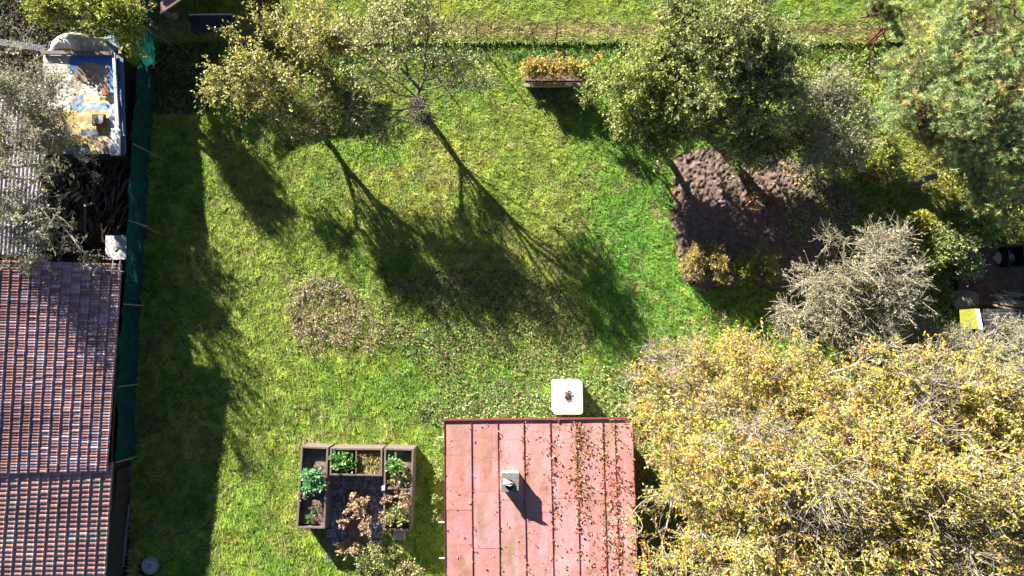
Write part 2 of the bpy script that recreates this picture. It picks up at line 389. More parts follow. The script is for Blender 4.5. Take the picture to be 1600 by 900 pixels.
def cover(name, label, cat, dens_fn, bounds, n, pal, h=(.03, .2), leaf=(.06, .03), seed=1, zbase=0., up=.7, matn='leaf', flat=False):
    """countless small leaves over a patch of ground: bounds in photo px"""
    rs = np.random.RandomState(seed); u0, u1, v0, v1 = bounds
    a = P(u0, v1); b = P(u1, v0); x = rs.uniform(a[0], b[0], n); y = rs.uniform(a[1], b[1], n); u, v = UV(x, y)
    D = dens_fn(u, v, x, y); k = rs.rand(n) < D; x, y, u, v, D = x[k], y[k], u[k], v[k], D[k]; m_ = len(x)
    cl = vnoise(x, y, .35, seed+50, 2)
    z = zbase+h[0]+(h[1]-h[0])*rs.rand(m_)*cl*1.4*(np.minimum(1, D*1.5))
    pos = np.stack([x, y, z], 1); dr = unit(rs.randn(m_, 3)*np.array([1, 1, .15 if flat else .6]))
    nr = unit(rs.randn(m_, 3)*(.25 if flat else .6)+np.array([0, 0, up]))
    V, F = leaves(pos, dr, nr, leaf[0]*(.5+rs.rand(m_)), leaf[1]*(.5+rs.rand(m_)))
    cn = vnoise(x, y, .7, seed+9, 3)
    c1 = pick(pal, m_, rs); ids = (np.clip(cn, 0, .999)*24).astype(int); pc = pick(pal, 24, rs)[ids]
    c = np.where((rs.rand(m_) < .4)[:, None], pc, c1)*(.7+.6*rs.rand(m_, 1))
    o = npmesh(name, V, F, M[matn], None, cols=np.repeat(c, 4, 0))
    return stuff(o, label, cat)

# ------------------------------------------------------------------ grass
FENB = [(262, -90), (249, -10), (246, 62), (234, 242), (227, 350), (219, 478), (211, 601), (206, 718), (200, 1000)]
def fence_u(v): return np.interp(v, [p[1] for p in FENB], [p[0] for p in FENB])
def soft(u, v, poly, x, y, j=14): n = j*(vnoise(x, y, .5, 77)-.5); return inpoly(u+n, v+n, poly)
PATCH_A = [(468, 420), (520, 430), (560, 455), (590, 505), (585, 545), (500, 552), (462, 545), (452, 500)]
PATCH_B = [(590, 455), (680, 420), (800, 420), (880, 450), (930, 520), (900, 590), (800, 625), (700, 615), (640, 560), (590, 540)]
def make_grass(name, n, bounds, seed, meadow=False):
    rs = np.random.RandomState(seed); x0, x1, y0, y1 = bounds
    x = rs.uniform(x0, x1, n); y = rs.uniform(y0, y1, n); u, v = UV(x, y, .16 if meadow else 0)
    keep = np.ones(n, bool)
    if not meadow:
        keep &= u > fence_u(v)+2
        keep &= ~soft(u, v, SOIL, x, y) & ~soft(u, v, SOIL2, x, y)
        keep &= ~((u > 705) & (u < 975) & (v > 668))
        keep &= ~((u > 476) & (u < 646) & (v > 702) & (v < 826)) & ~((u > 511) & (u < 600) & (v > 740) & (v < 852))
        keep &= ~((np.hypot(u-234, v-884) < 18))
        keep &= ~((u > 868) & (u < 908) & (v > 598) & (v < 646))
        keep &= ~((u > 1400) & (v > 480) & (u < 1600) & (v < 510))
    dn = vnoise(x, y, .25, seed+3, 3); keep &= rs.rand(n) < np.clip(dn*2.2-.1, .15, 1)
    if not meadow:
        pb = inpoly(u, v, PATCH_B) | inpoly(u, v, PATCH_A); keep &= ~(pb & (rs.rand(n) < .65))
        keep &= ~((v < 180) & (u < 330) & (rs.rand(n) < .85))  # grass thinned so the dark painted shade by the hut shows
        keep &= ~((u > 1110) & (rs.rand(n) < .35))
    x, y, u, v = x[keep], y[keep], u[keep], v[keep]; n = len(x)
    big = vnoise(x, y, 2.2, seed+5, 3); mid = vnoise(x, y, .5, seed+6, 2); fine = vnoise(x, y, .13, seed+7, 2)
    h = (.045+.06*mid+.03*fine)*(.6+.7*rs.rand(n))
    a = rs.rand(n)*6.283; al = fine*9+mid*12; a = np.where(rs.rand(n) < .5, al, a)
    lean = rs.uniform(.7, 2.4, n); wd = rs.uniform(.008, .019, n)
    cx, sy = np.cos(a), np.sin(a); px_, py_ = -sy, cx
    z = .02 if not meadow else .16
    z0 = np.full(n, z)
    V = np.stack([np.stack([x-px_*wd, y-py_*wd, z0], 1), np.stack([x+px_*wd, y+py_*wd, z0], 1),
                  np.stack([x+cx*h*lean, y+sy*h*lean, z0+h], 1)], 1).reshape(-1, 3)
    G1 = np.array([.245, .375, .045]); G2 = np.array([.36, .405, .07]); G3 = np.array([.09, .22, .035]); DRY = np.array([.36, .30, .13])
    f = np.clip((big-.35)*3.2, 0, 1)[:, None]; c = G1*(1-f)+G2*f
    g = np.clip((mid-.45)*3, 0, 1)[:, None]*.6; c = c*(1-g)+G3*g
    if not meadow:
        gr = np.clip(blob(u, v, 1000, 400, 110, 260)+blob(u, v, 760, 590, 140, 80)*.5, 0, 1)[:, None]*.7; c = c*(1-gr)+np.array([.13, .32, .045])*gr
        ye = (np.clip(blob(u, v, 400, 470, 120, 260)*.6+blob(u, v, 800, 290, 120, 100)*.4, 0, 1))[:, None]*.6; c = c*(1-ye)+np.array([.41, .41, .09])*ye
        ri = (np.clip((u-1380)/60, 0, 1)*.6)[:, None]; c = c*(1-ri)+np.array([.26, .24, .05])*ri
        dr = (rs.rand(n) < .04+.5*(vnoise(x, y, .45, 133, 3) > .66)+.10*(big > .6))[:, None]; c = np.where(dr, DRY, c)
    else:
        strip = np.clip(1-np.abs(v-47-6*(vnoise(x, y, 1., 5)-.5))/24, 0, 1); k = (rs.rand(n) < strip*.85)[:, None]
        c = np.where(k, pick([(.42, .33, .20, 2), (.34, .27, .12, 2), (.30, .28, .09, 1)], n, rs), c*1.0)
        dr = (rs.rand(n) < .1)[:, None]; c = np.where(dr, DRY, c)
    cf = vnoise(x, y, .16, seed+8, 2)[:, None]; c = c*(.6+.75*rs.rand(n, 1))*(.35+1.3*cf)
    c = c*1.18
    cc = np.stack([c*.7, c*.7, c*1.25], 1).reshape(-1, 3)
    o = npmesh(name, V, np.arange(n*3).reshape(-1, 3), M['grass'], None, cols=cc)
    return o
xl, yb, xr, yt = P(190, 0)[0], P(0, 960)[1], P(1680, 0)[0], EDGE
stuff(make_grass('lawn_grass', 1500000, (xl, xr, yb, yt), 21), 'short vivid green lawn grass with darker clumps filling the garden', 'grass')
stuff(make_grass('meadow_grass', 330000, (P(225, 0)[0], P(1680, 0)[0], yt-.02, P(0, -80)[1]), 22, True), 'light green mown grass with a dry brown strip beyond the wire fence', 'grass')

# ------------------------------------------------------------------ green net fence
mb = MB()
topx = [(227, -92), (219, -12), (217, 38), (205, 225), (199, 345), (190, 475), (182, 604), (180, 722)]
FH = 1.3
posts = [P(x, y, FH) for x, y in topx]
fr = root('netting_fence', (posts[3][0], posts[3][1], 0), 'tall fence covered in dark green shade netting along the left side of the lawn', 'fence')
V = []; tot = 0
seg = []
for i in range(len(posts)-1):
    a, b = posts[i], posts[i+1]; L = np.linalg.norm(b-a); n = int(L/.08)
    for k in range(n): seg.append((a+(b-a)*k/n, tot+L*k/n, k/n))
    tot += L
seg.append((posts[-1], tot, 0)); nz = 14
for p, s_, f in seg:
    for j in range(nz+1):
        t = j/nz; z = .03+t*(FH-.03-.07*math.sin(math.pi*f))
        w_ = vnoise(np.array([s_]), np.array([z*.6]), .5, 31, 3)[0]-.5; w2 = vnoise(np.array([s_*1.0+z*.5]), np.array([z*.3]), .16, 32, 2)[0]-.5
        V.append((p[0]+w_*.22+w2*.07, p[1]+.02*w2, z))
n = len(seg); I = np.arange(n*(nz+1)).reshape(n, nz+1)
F = np.stack([I[:-1, :-1].ravel(), I[1:, :-1].ravel(), I[1:, 1:].ravel(), I[:-1, 1:].ravel()], 1)
npmesh('netting', V, F, M['net'], fr, smooth=True)
for i, p in enumerate(posts[1:]):
    q = MB(); q.tube([(p[0]+.09, p[1], 0), (p[0]+.09, p[1], FH+.06)], .022); q.build('post', M['wood_pale'], fr)
    if i < 4:
        q = MB(); q.tube([(p[0]+.12, p[1], FH-.05), (p[0]+.75, p[1]-.35, .03)], .018, 6); q.build('brace', M['wood_grey'], fr)
q = MB(); q.bar(posts[-1]+np.array([.0, 0, .02]), P(206, 716, .1), .05, .04); q.build('end_rail', M['wood_pale'], fr)

# ------------------------------------------------------------------ tiled roof maker
def tiled(name, corners, cols_w, row_d, th, palfn, parent, seed=1, drop=(0., 0.)):
    """corners: TL, TR, BR, BL world; tiles as overlapping courses, each lower lip standing proud"""
    TL, TR, BR, BL = [np.array(c) for c in corners]; rs = np.random.RandomState(seed)
    nx = int(round(np.linalg.norm(TR-TL)/cols_w)); ny = int(round(np.linalg.norm(BL-TL)/row_d))
    V = []; F = []; C = []
    prof = [(0.0, -.016), (.10, -.010), (.45, .002), (.78, .010), (.86, .030), (.97, .033), (.985, -.016), (1.0, -.016)]
    for i in range(nx):
        for j in range(ny):
            jx = rs.randn()*.004; jz = rs.randn()*.004; c = palfn(i/nx, j/ny, rs)
            base = len(V)
            for (t, lift) in ((j/ny, .004), ((j+1.12)/ny, th)):
                for (s, hz) in prof:
                    f = (i+s)/nx+jx/ (nx*cols_w)
                    p = (TL*(1-f)+TR*f)*(1-t)+(BL*(1-f)+BR*f)*t
                    V.append((p[0], p[1], p[2]+hz+lift+jz)); C.append(c)
            n = len(prof)
            for s in range(n): # lip going down
                p = V[base+n+s]; V.append((p[0], p[1], p[2]-th*1.1)); C.append(c)
            for s in range(n-1):
                F.append((base+s, base+n+s, base+n+s+1, base+s+1)); F.append((base+n+s, base+2*n+s, base+2*n+s+1, base+n+s+1))
    return npmesh('tiles' if parent else name, V, F, M['tile'], parent, cols=np.array(C))
RH = 1.75
hroot = root('tiled_house', P(100, 650, 0), 'low house with a weathered reddish clay tile roof at the left edge', 'house')
def pal_up(s, t, rs):
    g = vnoise(np.array([s*4.]), np.array([t*7.]), 1., 55, 3)[0]; return tuple(np.array(pal_up0(s, t, rs))*(.55+.9*g)*np.array((1, .98+.1*g, .98+.16*g)))
def pal_up0(s, t, rs):
    r = rs.rand(); base = np.array((.30, .155, .125)) if r < .45 else np.array((.36, .22, .21)) if r < .75 else np.array((.24, .12, .12))
    if rs.rand() < .02+.14*(t > .8): base = np.array((.38, .31, .31))
    return tuple(base*(1.5+.4*rs.rand()))
def pal_lo(s, t, rs):
    g = vnoise(np.array([s*4.]), np.array([t*4.]), 1., 56, 3)[0]; return tuple(np.array(pal_lo0(s, t, rs))*(.6+.8*g))
def pal_lo0(s, t, rs):
    r = rs.rand(); base = np.array((.36, .20, .165)) if r < .55 else np.array((.31, .17, .15)) if r < .85 else np.array((.34, .25, .21))
    return tuple(base*(1.5+.45*rs.rand()))
tiled('roof', (P(-60, 405, RH+.25), P(191, 412, RH+.25), P(168, 736, RH+.10), P(-80, 742, RH+.10)), .335, .098, .022, pal_up, hroot, 3)
t2 = tiled('roof', (P(-80, 735, RH), P(177, 722, RH), P(162, 960, RH-.1), P(-100, 960, RH-.1)), .335, .15, .026, pal_lo, hroot, 4); t2.name = 'lower_tiles'
mb = MB(); a, b, c, d = P(-60, 408, RH+.2), P(187, 414, RH+.2), P(160, 958, RH-.16), P(-100, 958, RH-.16)
mb.slab([a-[0, 0, .05], d-[0, 0, .05], c-[0, 0, .05], b-[0, 0, .05]], .10); mb.build('roof_deck', M['wood_dark'], hroot)
mb = MB(); a, b, c, d = P(-60, 425, 1.5), P(180, 425, 1.5), P(155, 950, 1.4), P(-100, 950, 1.4)
mb.prism([tuple(p[:2]) for p in (a, d, c, b)], 0, 1.45); mb.build('wall', M['wood_dark'], hroot)
# boards and kerb beside the house, below the end of the fence
q = root('plank_wall', P(205, 810, 0), 'dark brown board wall between the tiled house and the shaded lawn', 'wall')
mb = MB(); prev = None
for k in range(9):
    v0 = 727+k*22; p0 = P(np.interp(v0, [727, 920], [205, 187]), v0, 0); p1 = P(np.interp(v0+21, [727, 920], [205, 187]), v0+21, 0)
    mb.bar(p0+[0, 0, .45], p1+[0, 0, .45], .035, .86+.06*random.random())
mb.build('boards', M['wood_dark'], q)
mb = MB(); mb.bar(P(203, 790, .02), P(189, 915, .02), .06, .12); mb.build('kerb_edge', M['concrete'], q)

# chimney like pillar with square cap by the tiled house
q = root('capped_pillar', P(192, 388, 0), 'square pale concrete cap with a small round hole beside the green fence', 'chimney')
c = P(181, 387, .75); mb = MB(); mb.box(c[0], c[1], 0, .5, .5, .68, 0); mb.build('shaft', M['brick'], q)
mb = MB(); mb.box(c[0], c[1], .682, .76, .88, .07, .03); mb.build('cap', M['concrete_pale'], q, bevel=.015)
mb = MB(); mb.tube([(c[0]-.02, c[1]-.02, .75), (c[0]-.02, c[1]-.02, .78)], .09, 14); mb.build('plug', M['concrete'], q)
q = root('metal_bracket', P(188, 418, 1.9), 'pale metal bracket bars on the upper corner of the tiled roof', 'bracket')
mb = MB()
for a, b in (((163, 422), (194, 424)), ((177, 405), (174, 432)), ((188, 406), (186, 430))): mb.bar(P(*a, 2.08), P(*b, 2.08), .035, .03)
mb.build('bars', M['metal'], q)

# ------------------------------------------------------------------ shed under tarpaulins
SHT = 1.6
q = root('tarp_shed', P(140, 190, 0), 'low shed whose roof is covered with blue, clear and yellow tarpaulin', 'shed')
A, Bc, Cc, Dd = P(68, 84, SHT), P(180, 82, SHT), P(187, 240, SHT), P(64, 242, SHT)
mb = MB(); mb.prism([tuple(p[:2]) for p in (A, Dd, Cc, Bc)], 0, SHT-.12); mb.build('wall', M['wood_dark'], q)
n = 190; V = []; C = []
BL_ = np.array((.03, .13, .38)); LB = np.array((.17, .27, .42)); CLR = np.array((.28, .22, .15)); WH = np.array((.40, .37, .31)); YE = np.array((.38, .27, .095)); GR = np.array((.10, .125, .16))
for j in range(n):
    for i in range(n):
        s, t = i/(n-1), j/(n-1); p = (A*(1-s)+Bc*s)*(1-t)+(Dd*(1-s)+Cc*s)*t
        u, v = UV(p[0], p[1], SHT); xx = np.array([p[0]]); yy = np.array([p[1]])
        w1 = vnoise(xx, yy, .5, 41, 3)[0]; w2 = vnoise(xx+yy*.4, yy-.3*xx, .22, 42, 2)[0]
        z = SHT+.08*(w1-.5)+.018*(w2-.5)
        sag = math.exp(-(((u-140)/26)**2+((v-122)/24)**2)*1.2); z -= .12*sag
        V.append((p[0], p[1], z))
        jj = 2.5*(w1-.5)+1.5*(w2-.5)
        vv = v+jj; uu = u+jj
        if vv < 172:
            c_ = CLR
            if uu < 110: c_ = WH*(.75+.5*w1)
            if vv < 92+jj: c_ = WH
            if uu > 110 and vv < 101: c_ = BL_
            if uu > 168: c_ = BL_ if vv < 128 else LB
            if uu > 108 and uu < 118 and vv < 116: c_ = BL_
            if uu > 120 and abs((vv-146)+(uu-136)*.62) < 6: c_ = BL_ if uu > 140 else LB
            if uu > 110 and vv > 160: c_ = LB*.9
            if (uu-140)**2/30**2+(vv-124)**2/27**2 < 1: c_ = CLR*(.75+.5*w2)
            if vv > 148 and uu > 130 and vv < 160: c_ = np.array((.58, .47, .24))
        else:
            c_ = YE*(.7+.6*w2)
            if 203 < vv < 214 and (70 < uu < 112 or 128 < uu < 158): c_ = GR
            if vv > 226 and 100 < uu < 138: c_ = GR*1.5
            if vv > 215 and uu > 146: c_ = np.array((.28, .19, .13))
            if uu > 172: c_ = np.array((.3, .32, .36))
        C.append(c_)
I = np.arange(n*n).reshape(n, n); F = np.stack([I[:-1, :-1].ravel(), I[1:, :-1].ravel(), I[1:, 1:].ravel(), I[:-1, 1:].ravel()], 1)
npmesh('tarpaulin', V, F, M['sheet'], q, cols=np.array(C), smooth=True)
mb = MB(); mb.bar(P(186, 84, 1.5), P(190, 240, 1.5), .30, .05); mb.build('side_board', M['blue_wood'], q)
mb = MB(); mb.bar(P(178, 84, SHT+.07), P(184, 196, SHT+.07), .10, .07); mb.build('edge_rail', M['white_paint'], q)
mb = MB(); mb.box(*P(181, 222, SHT+.05)[:2], SHT+.02, .34, .95, .08, .02); mb.build('white_panel', M['white_paint'], q, bevel=.02)
mb = MB(); mb.bar(P(66, 82, SHT+.1), P(176, 84, SHT+.1), .12, .10); mb.build('front_beam', M['wood_grey'], q)
for k, (a, b) in enumerate((((184, 92), (202, 112)), ((184, 104), (200, 124)), ((186, 118), (201, 138)), ((186, 133), (203, 133)))):
    mb = MB(); mb.bar(P(*a, 1.3), P(*b, .5), .05, .04); mb.build('prop', M['wood_grey'], q)
q = root('rusty_tray', P(155, 190, SHT+.15), 'square rusty tray with a grey lid lying on the yellow tarpaulin', 'tray')
c = P(155, 188, SHT+.1); mb = MB(); mb.box(c[0], c[1], SHT+.06, .44, .40, .10); mb.build('pan', M['rust'], q, bevel=.01)
mb = MB(); mb.box(c[0]+.02, c[1]+.02, SHT+.163, .33, .30, .02); mb.build('lid', M['concrete'], q)
c = P(165, 143, SHT+.1); mb = MB(); mb.box(c[0], c[1], SHT+.04, .24, .26, .09, .1)
tag(mb.build('brick', M['brick'], bevel=.008), 'single pinkish brick weighing down the blue tarpaulin', 'brick')
# bulging sheet above the shed
q = root('plastic_sheet', P(135, 66, 0), 'bulging grey translucent plastic sheet over a hoop at the top end of the tarp shed', 'plastic sheet')
A, Bc, Cc, Dd = P(92, 58, 1.2), P(186, 52, 1.2), P(190, 82, 1.5), P(74, 81, 1.5); n = 60; V = []; C = []
for j in range(n):
    for i in range(n):
        s, t = i/(n-1), j/(n-1); p = (A*(1-s)+Bc*s)*(1-t)+(Dd*(1-s)+Cc*s)*t; xx = np.array([p[0]]); yy = np.array([p[1]])
        z = p[2]+.32*math.sin(math.pi*t)*math.sin(math.pi*s)**.5+.10*vnoise(xx, yy*.4, .16, 44, 2)[0]
        V.append((p[0], p[1]+.12*math.sin(s*7), z)); C.append((.62, .60, .55) if s < .4 else (.38, .35, .28) if s < .85 else (.16, .22, .26))
I = np.arange(n*n).reshape(n, n); F = np.stack([I[:-1, :-1].ravel(), I[1:, :-1].ravel(), I[1:, 1:].ravel(), I[:-1, 1:].ravel()], 1)
npmesh('sheet', V, F, M['sheet'], q, cols=np.array(C)*(.8+.4*RS.rand(n*n, 1)), smooth=True)
mb = MB()
for s in (0, .33, .66, 1): 
    a = A*(1-s)+Bc*s; d = Dd*(1-s)+Cc*s; mb.tube([a-[0, 0, 1.1], a*.8+d*.2+[0, 0, .1*0], a*.5+d*.5+[0, 0, .2], d], .012, 6)
mb.build('hoops', M['metal'], q)
c = P(200, 84, .6); V = []
q = MB()
for k in range(1):
    pts = []
q = root('yellow_sack', P(203, 90, 0), 'crumpled yellow-green sack beside the tarp shed near the fence', 'sack')
mb = MB(); nn = 14
vs = []; fs = []
for i in range(9):
    th = math.pi*i/8
    for k in range(nn):
        ph = 6.283*k/nn; rr = 1+.22*random.random(); vs.append((c[0]+.30*math.sin(th)*math.cos(ph)*rr, c[1]+.42*math.sin(th)*math.sin(ph)*rr, .45+.45*math.cos(th)*rr))
for i in range(8):
    for k in range(nn): fs.append((i*nn+k, (i+1)*nn+k, (i+1)*nn+(k+1) % nn, i*nn+(k+1) % nn))
mb.add(vs, fs); mb.build('sack_body', M['yellow'], q)
# pale corrugated roof under the lichen tree
q = root('corrugated_roof', P(10, 300, 0), 'pale lilac-white corrugated roof sheet half hidden below the grey lichen tree', 'roof')
A, Bc, Cc, Dd = P(-60, 150, 1.5), P(62, 150, 1.5), P(60, 398, 1.6), P(-60, 398, 1.6); nx, ny = 220, 40; V = []; C = []
for j in range(ny):
    for i in range(nx):
        s, t = i/(nx-1), j/(ny-1); p = (A*(1-s)+Bc*s)*(1-t)+(Dd*(1-s)+Cc*s)*t
        V.append((p[0], p[1], p[2]+.022*math.sin(p[0]/.09*6.283/1.6)+.02*(j % 8 == 0))); g = vnoise(np.array([p[0]]), np.array([p[1]]), .6, 45)[0]
        C.append(np.array((.36, .33, .38))*(.45+.9*g))
I = np.arange(nx*ny).reshape(ny, nx); F = np.stack([I[:-1, :-1].ravel(), I[1:, :-1].ravel(), I[1:, 1:].ravel(), I[:-1, 1:].ravel()], 1)
npmesh('roof_sheet', V, F, M['sheet'], q, cols=np.array(C), smooth=True)
for (u, v) in ((-50, 160), (55, 160), (52, 390), (-50, 390)): p = P(u, v, 1.4); mb = MB(); mb.box(p[0], p[1], 0, .1, .1, 1.45); mb.build('post', M['wood_dark'], q)
# white wire gate top left
q = root('wire_gate', P(30, 72, 0), 'white welded wire panel at the far left above the tarp shed', 'gate')
mb = MB()
for k in range(5): mb.bar(P(-10, 60+k*2, 1.25-.28*k), P(70, 72+k*2, 1.25-.28*k), .012)
for k in range(28):
    f = k/27; mb.bar(P(-10+80*f, 60+12*f, 1.27), P(-10+80*f, 68+12*f, .12), .008)
mb.build('wires', M['white_paint'], q)
# brushwood
q = root('brushwood_pile', P(155, 320, 0), 'dark untidy heap of cut branches and planks between the shed and the tiled house', 'brushwood')
mb = MB(); rs = np.random.RandomState(5)
for k in range(170):
    a = P(rs.uniform(85, 188), rs.uniform(255, 385), rs.uniform(.05, .6)); an = rs.normal(1.35, .35); L = rs.uniform(.4, 1.5); b = a+np.array([math.cos(an)*L, math.sin(an)*L, rs.uniform(-.2, .3)])
    b[2] = max(b[2], .05); mb.bar(a, b, rs.uniform(.02, .07), rs.uniform(.02, .04), tuple(np.array((.10, .075, .055))*rs.uniform(.4, 2.2)))
mb.build('sticks', M['attr'], q)
for (u, v, an) in ((112, 308, .5), (118, 314, .7), (132, 321, .2)):
    a = P(u, v, .8); mb = MB(); mb.bar(a, a+np.array([.3*math.cos(an), .3*math.sin(an), .03]), .09, .06); mb.build('offcut', M['wood_pale'], q)

# ------------------------------------------------------------------ hut at the top
q = root('garden_hut', P(310, -60, 0), 'dark open hut with a tiled roof corner at the top edge beside the green fence', 'hut')
def pal_h(s, t, rs): return tuple(np.array((.40, .24, .22))*(.6+.8*rs.rand()))
tiled('roof', (P(251, -110, 2.6), P(420, -110, 2.6), P(420, -30, 2.35), P(251, 2, 2.3)), .3, .15, .03, pal_h, q, 7)
mb = MB(); mb.slab([P(251, 20, 2.25), P(283, 0, 2.25), P(283, -30, 2.3), P(251, -30, 2.3)], .06, (.30, .20, .20)); mb.build('roof_corner', M['tile'], q)
mb = MB(); mb.bar(P(251, 21, 2.3), P(286, -3, 2.3), .05, .08); mb.build('eave_board', M['wood_grey'], q)
mb = MB(); mb.box(*P(330, -40, 0)[:2], 0, 3.6, .1, 2.2); mb.build('back_wall', M['wood_dark'], q)
for u, v in ((262, -5), (400, -5)): p = P(u, v, 2.2); mb = MB(); mb.box(p[0], p[1], 0, .12, .12, 2.25); mb.build('post', M['wood_dark'], q)
q = root('pipe_rail', P(330, 28, 0), 'bent pale pipe rail in front of the dark hut', 'rail')
mb = MB(); mb.tube([P(295, 23, .9), P(325, 22, .9), P(362, 22, .9), P(368, 26, .85), P(376, 38, .3), P(377, 40, 0)], .022, 8); mb.build('pipe', M['white_paint'], q)
mb = MB(); mb.tube([P(297, 23, .9), P(298, 27, .02)], .02, 8); mb.build('leg', M['white_paint'], q)
q = root('wooden_table', P(330, 38, 0), 'blue-grey table top in deep shade in front of the hut', 'table')
c = P(330, 38, .7); mb = MB(); mb.box(c[0], c[1], .68, 1.5, .6, .04); mb.build('table_top', mat('table_wood', (.03, .04, .07), .7, noise=.4), q)
for a in (-1, 1):
    for b in (-1, 1): mb = MB(); mb.box(c[0]+a*.65, c[1]+b*.22, 0, .06, .06, .678); mb.build('leg', M['wood_dark'], q)
for k, (u, v) in enumerate(((268, 27), (278, 30))):
    c = P(u, v, 0); mb = MB(); mb.tube([c, c+[0, 0, .28], c+[0, 0, .30]], [.10, .13, .12], 14)
    tag(mb.build('bucket', M['concrete']), ('grey bucket standing nearest the fence below the hut corner', 'grey bucket to the right of its twin below the hut corner')[k], 'bucket', 'buckets by the hut')

# ------------------------------------------------------------------ red metal roof house
R0, R1 = 2.45, 2.60
q0 = root('red_roofed_house', P(830, 800, 0), 'small house with a faded pinkish red sheet metal roof and standing seams', 'house')
TL, TR, BR, BL = P(694, 657, R1), P(988, 654, R1), P(996, 960, R0), P(696, 960, R0)
def rp(u, v, dz=0):
    f = (v-656)/304.; h = R1+(R0-R1)*f+dz; return P(u, v, h)
def lerp_u(u_top, v):    # seam column drifting slightly right
    return u_top+(u_top-694)/294.*8*(v-656)/304.+2*(v-656)/304.
SE = [694, 736, 777.5, 818, 859.5, 900, 941.5, 960, 988]
JO = [[712, 797, 888], [769, 857], [687, 781, 868], [710, 800, 887], [692, 779, 866], [700, 782, 870], [720, 805], [690, 760, 850], [705, 790, 880]]
rs = np.random.RandomState(9)
for i in range(len(SE)-1):
    js = [656]+JO[i]+[960]
    for k in range(len(js)-1):
        v0, v1 = js[k]+.15, js[k+1]-.15; du = .3
        c = np.array((.53, .225, .22))*rs.uniform(.9, 1.1)+np.array([0, 1, 1])*rs.uniform(-.02, .05)
        mb = MB(); dz = .006*(k % 2); mb.slab([rp(lerp_u(SE[i]+du, v0), v0, dz), rp(lerp_u(SE[i]+du, v1), v1, dz), rp(lerp_u(SE[i+1]-du, v1), v1, dz+.001), rp(lerp_u(SE[i+1]-du, v0), v0, dz)][::1], .012, tuple(c))
        mb.build('roof_sheet', M['red_metal'], q0)
for i, s_ in enumerate(SE):
    mb = MB()
    for a, b in zip(range(656, 956, 30), range(686, 990, 30)):
        b = min(b, 960); mb.bar(rp(lerp_u(s_, a), a, .018), rp(lerp_u(s_, b), b, .018), .016, .03)
    mb.build('seam', M['red_seam'], q0)
mb = MB(); mb.bar(rp(692.5, 656, .01), rp(989, 653.3, .01), .05, .10); mb.build('fascia', M['red_seam'], q0)
mb = MB(); mb.slab([rp(696, 659, -.03), rp(698, 958, -.03), rp(992, 958, -.03), rp(986, 657, -.03)], .10); mb.build('roof_deck', M['wood_dark'], q0)
a, b, c, d = P(712, 675, 0), P(970, 675, 0), P(970, 920, 0), P(712, 920, 0)
w0, w1, w2, w3 = P(706, 668, 2.3), P(976, 668, 2.3), P(980, 950, 2.3), P(706, 950, 2.3)
mb = MB(); mb.prism([tuple(p[:2]) for p in (w0, w3, w2, w1)], 0, 2.33); mb.build('wall', M['render'], q0)
for (u, v) in ((688, 683), (689, 816), (690, 872)):
    mb = MB(); mb.bar(P(u-4, v, 2.2), P(u+8, v, 2.2), .035, .03); mb.build('gutter_bracket', M['white_paint'], q0)
mb = MB(); mb.tube([P(988, 676, 2.3), P(990, 700, 2.3)], .035, 8); mb.build('downpipe', M['white_paint'], q0)
# chimney
zc = R1-.08; ch = MB(); c0 = P(797, 754, zc+.5); w_, d_ = .57, .60
chim = root('chimney_holder', (c0[0], c0[1], zc-.05), None, None) if False else None
mb = MB(); mb.box(c0[0], c0[1], zc-.10, w_-.05, d_-.05, .52, -.03); cst = mb.build('chimney', M['concrete_pale'], q0)
mb = MB(); mb.box(c0[0], c0[1], zc+.421, w_, d_, .09, -.03); mb.build('cap', mat('cap_concrete', (.22, .20, .20), .9, noise=.4, nscale=14, bump=.4), cst, bevel=.012)
mb = MB(); p = [(c0[0]-.20, c0[1]+.14), (c0[0]-.23, c0[1]-.02), (c0[0]+.0, c0[1]-.08), (c0[0]+.13, c0[1]+.0), (c0[0]+.08, c0[1]+.05)]
mb.slab([(a, b, zc+.60+.04*i) for i, (a, b) in enumerate(p)], .03); mb.build('cover_plate', M['concrete_pale'], cst)
mb = MB(); mb.tube([(c0[0]-.02, c0[1]-.05, zc+.50), (c0[0]-.02, c0[1]-.05, zc+.57)], .15, 16); mb.build('flue', M['dark'], cst)
mb = MB(); mb.bar((c0[0]-.33, c0[1]+.31, zc+.02), (c0[0]+.33, c0[1]+.32, zc+.02), .05, .03); mb.build('flashing', M['red_seam'], cst)

# ------------------------------------------------------------------ water tank
q = root('water_tank', P(888, 622, 0), 'square white plastic water tank with rounded corners behind the red roof', 'tank')
a, b = P(864.5, 648, 1.1), P(911, 595, 1.1); cx, cy, sx, sy = (a[0]+b[0])/2, (a[1]+b[1])/2, b[0]-a[0], b[1]-a[1]
def rrect(cx, cy, sx, sy, r, n=5):
    o = []
    for (qx, qy, a0) in ((1, 1, 0), (-1, 1, 90), (-1, -1, 180), (1, -1, 270)):
        for k in range(n+1):
            t = math.radians(a0+90*k/n); o.append((cx+qx*(sx/2-r)+r*math.cos(t), cy+qy*(sy/2-r)+r*math.sin(t)))
    return o
def loft(mb, rings):
    n = len(rings[0][0]); vs = []; fs = []
    for (pts, z) in rings: vs += [(x, y, z) for x, y in pts]
    for i in range(len(rings)-1): fs += [(i*n+k, i*n+(k+1) % n, (i+1)*n+(k+1) % n, (i+1)*n+k) for k in range(n)]
    fs += [tuple(range(n-1, -1, -1)), tuple(range((len(rings)-1)*n, len(rings)*n))]; mb.add(vs, fs)
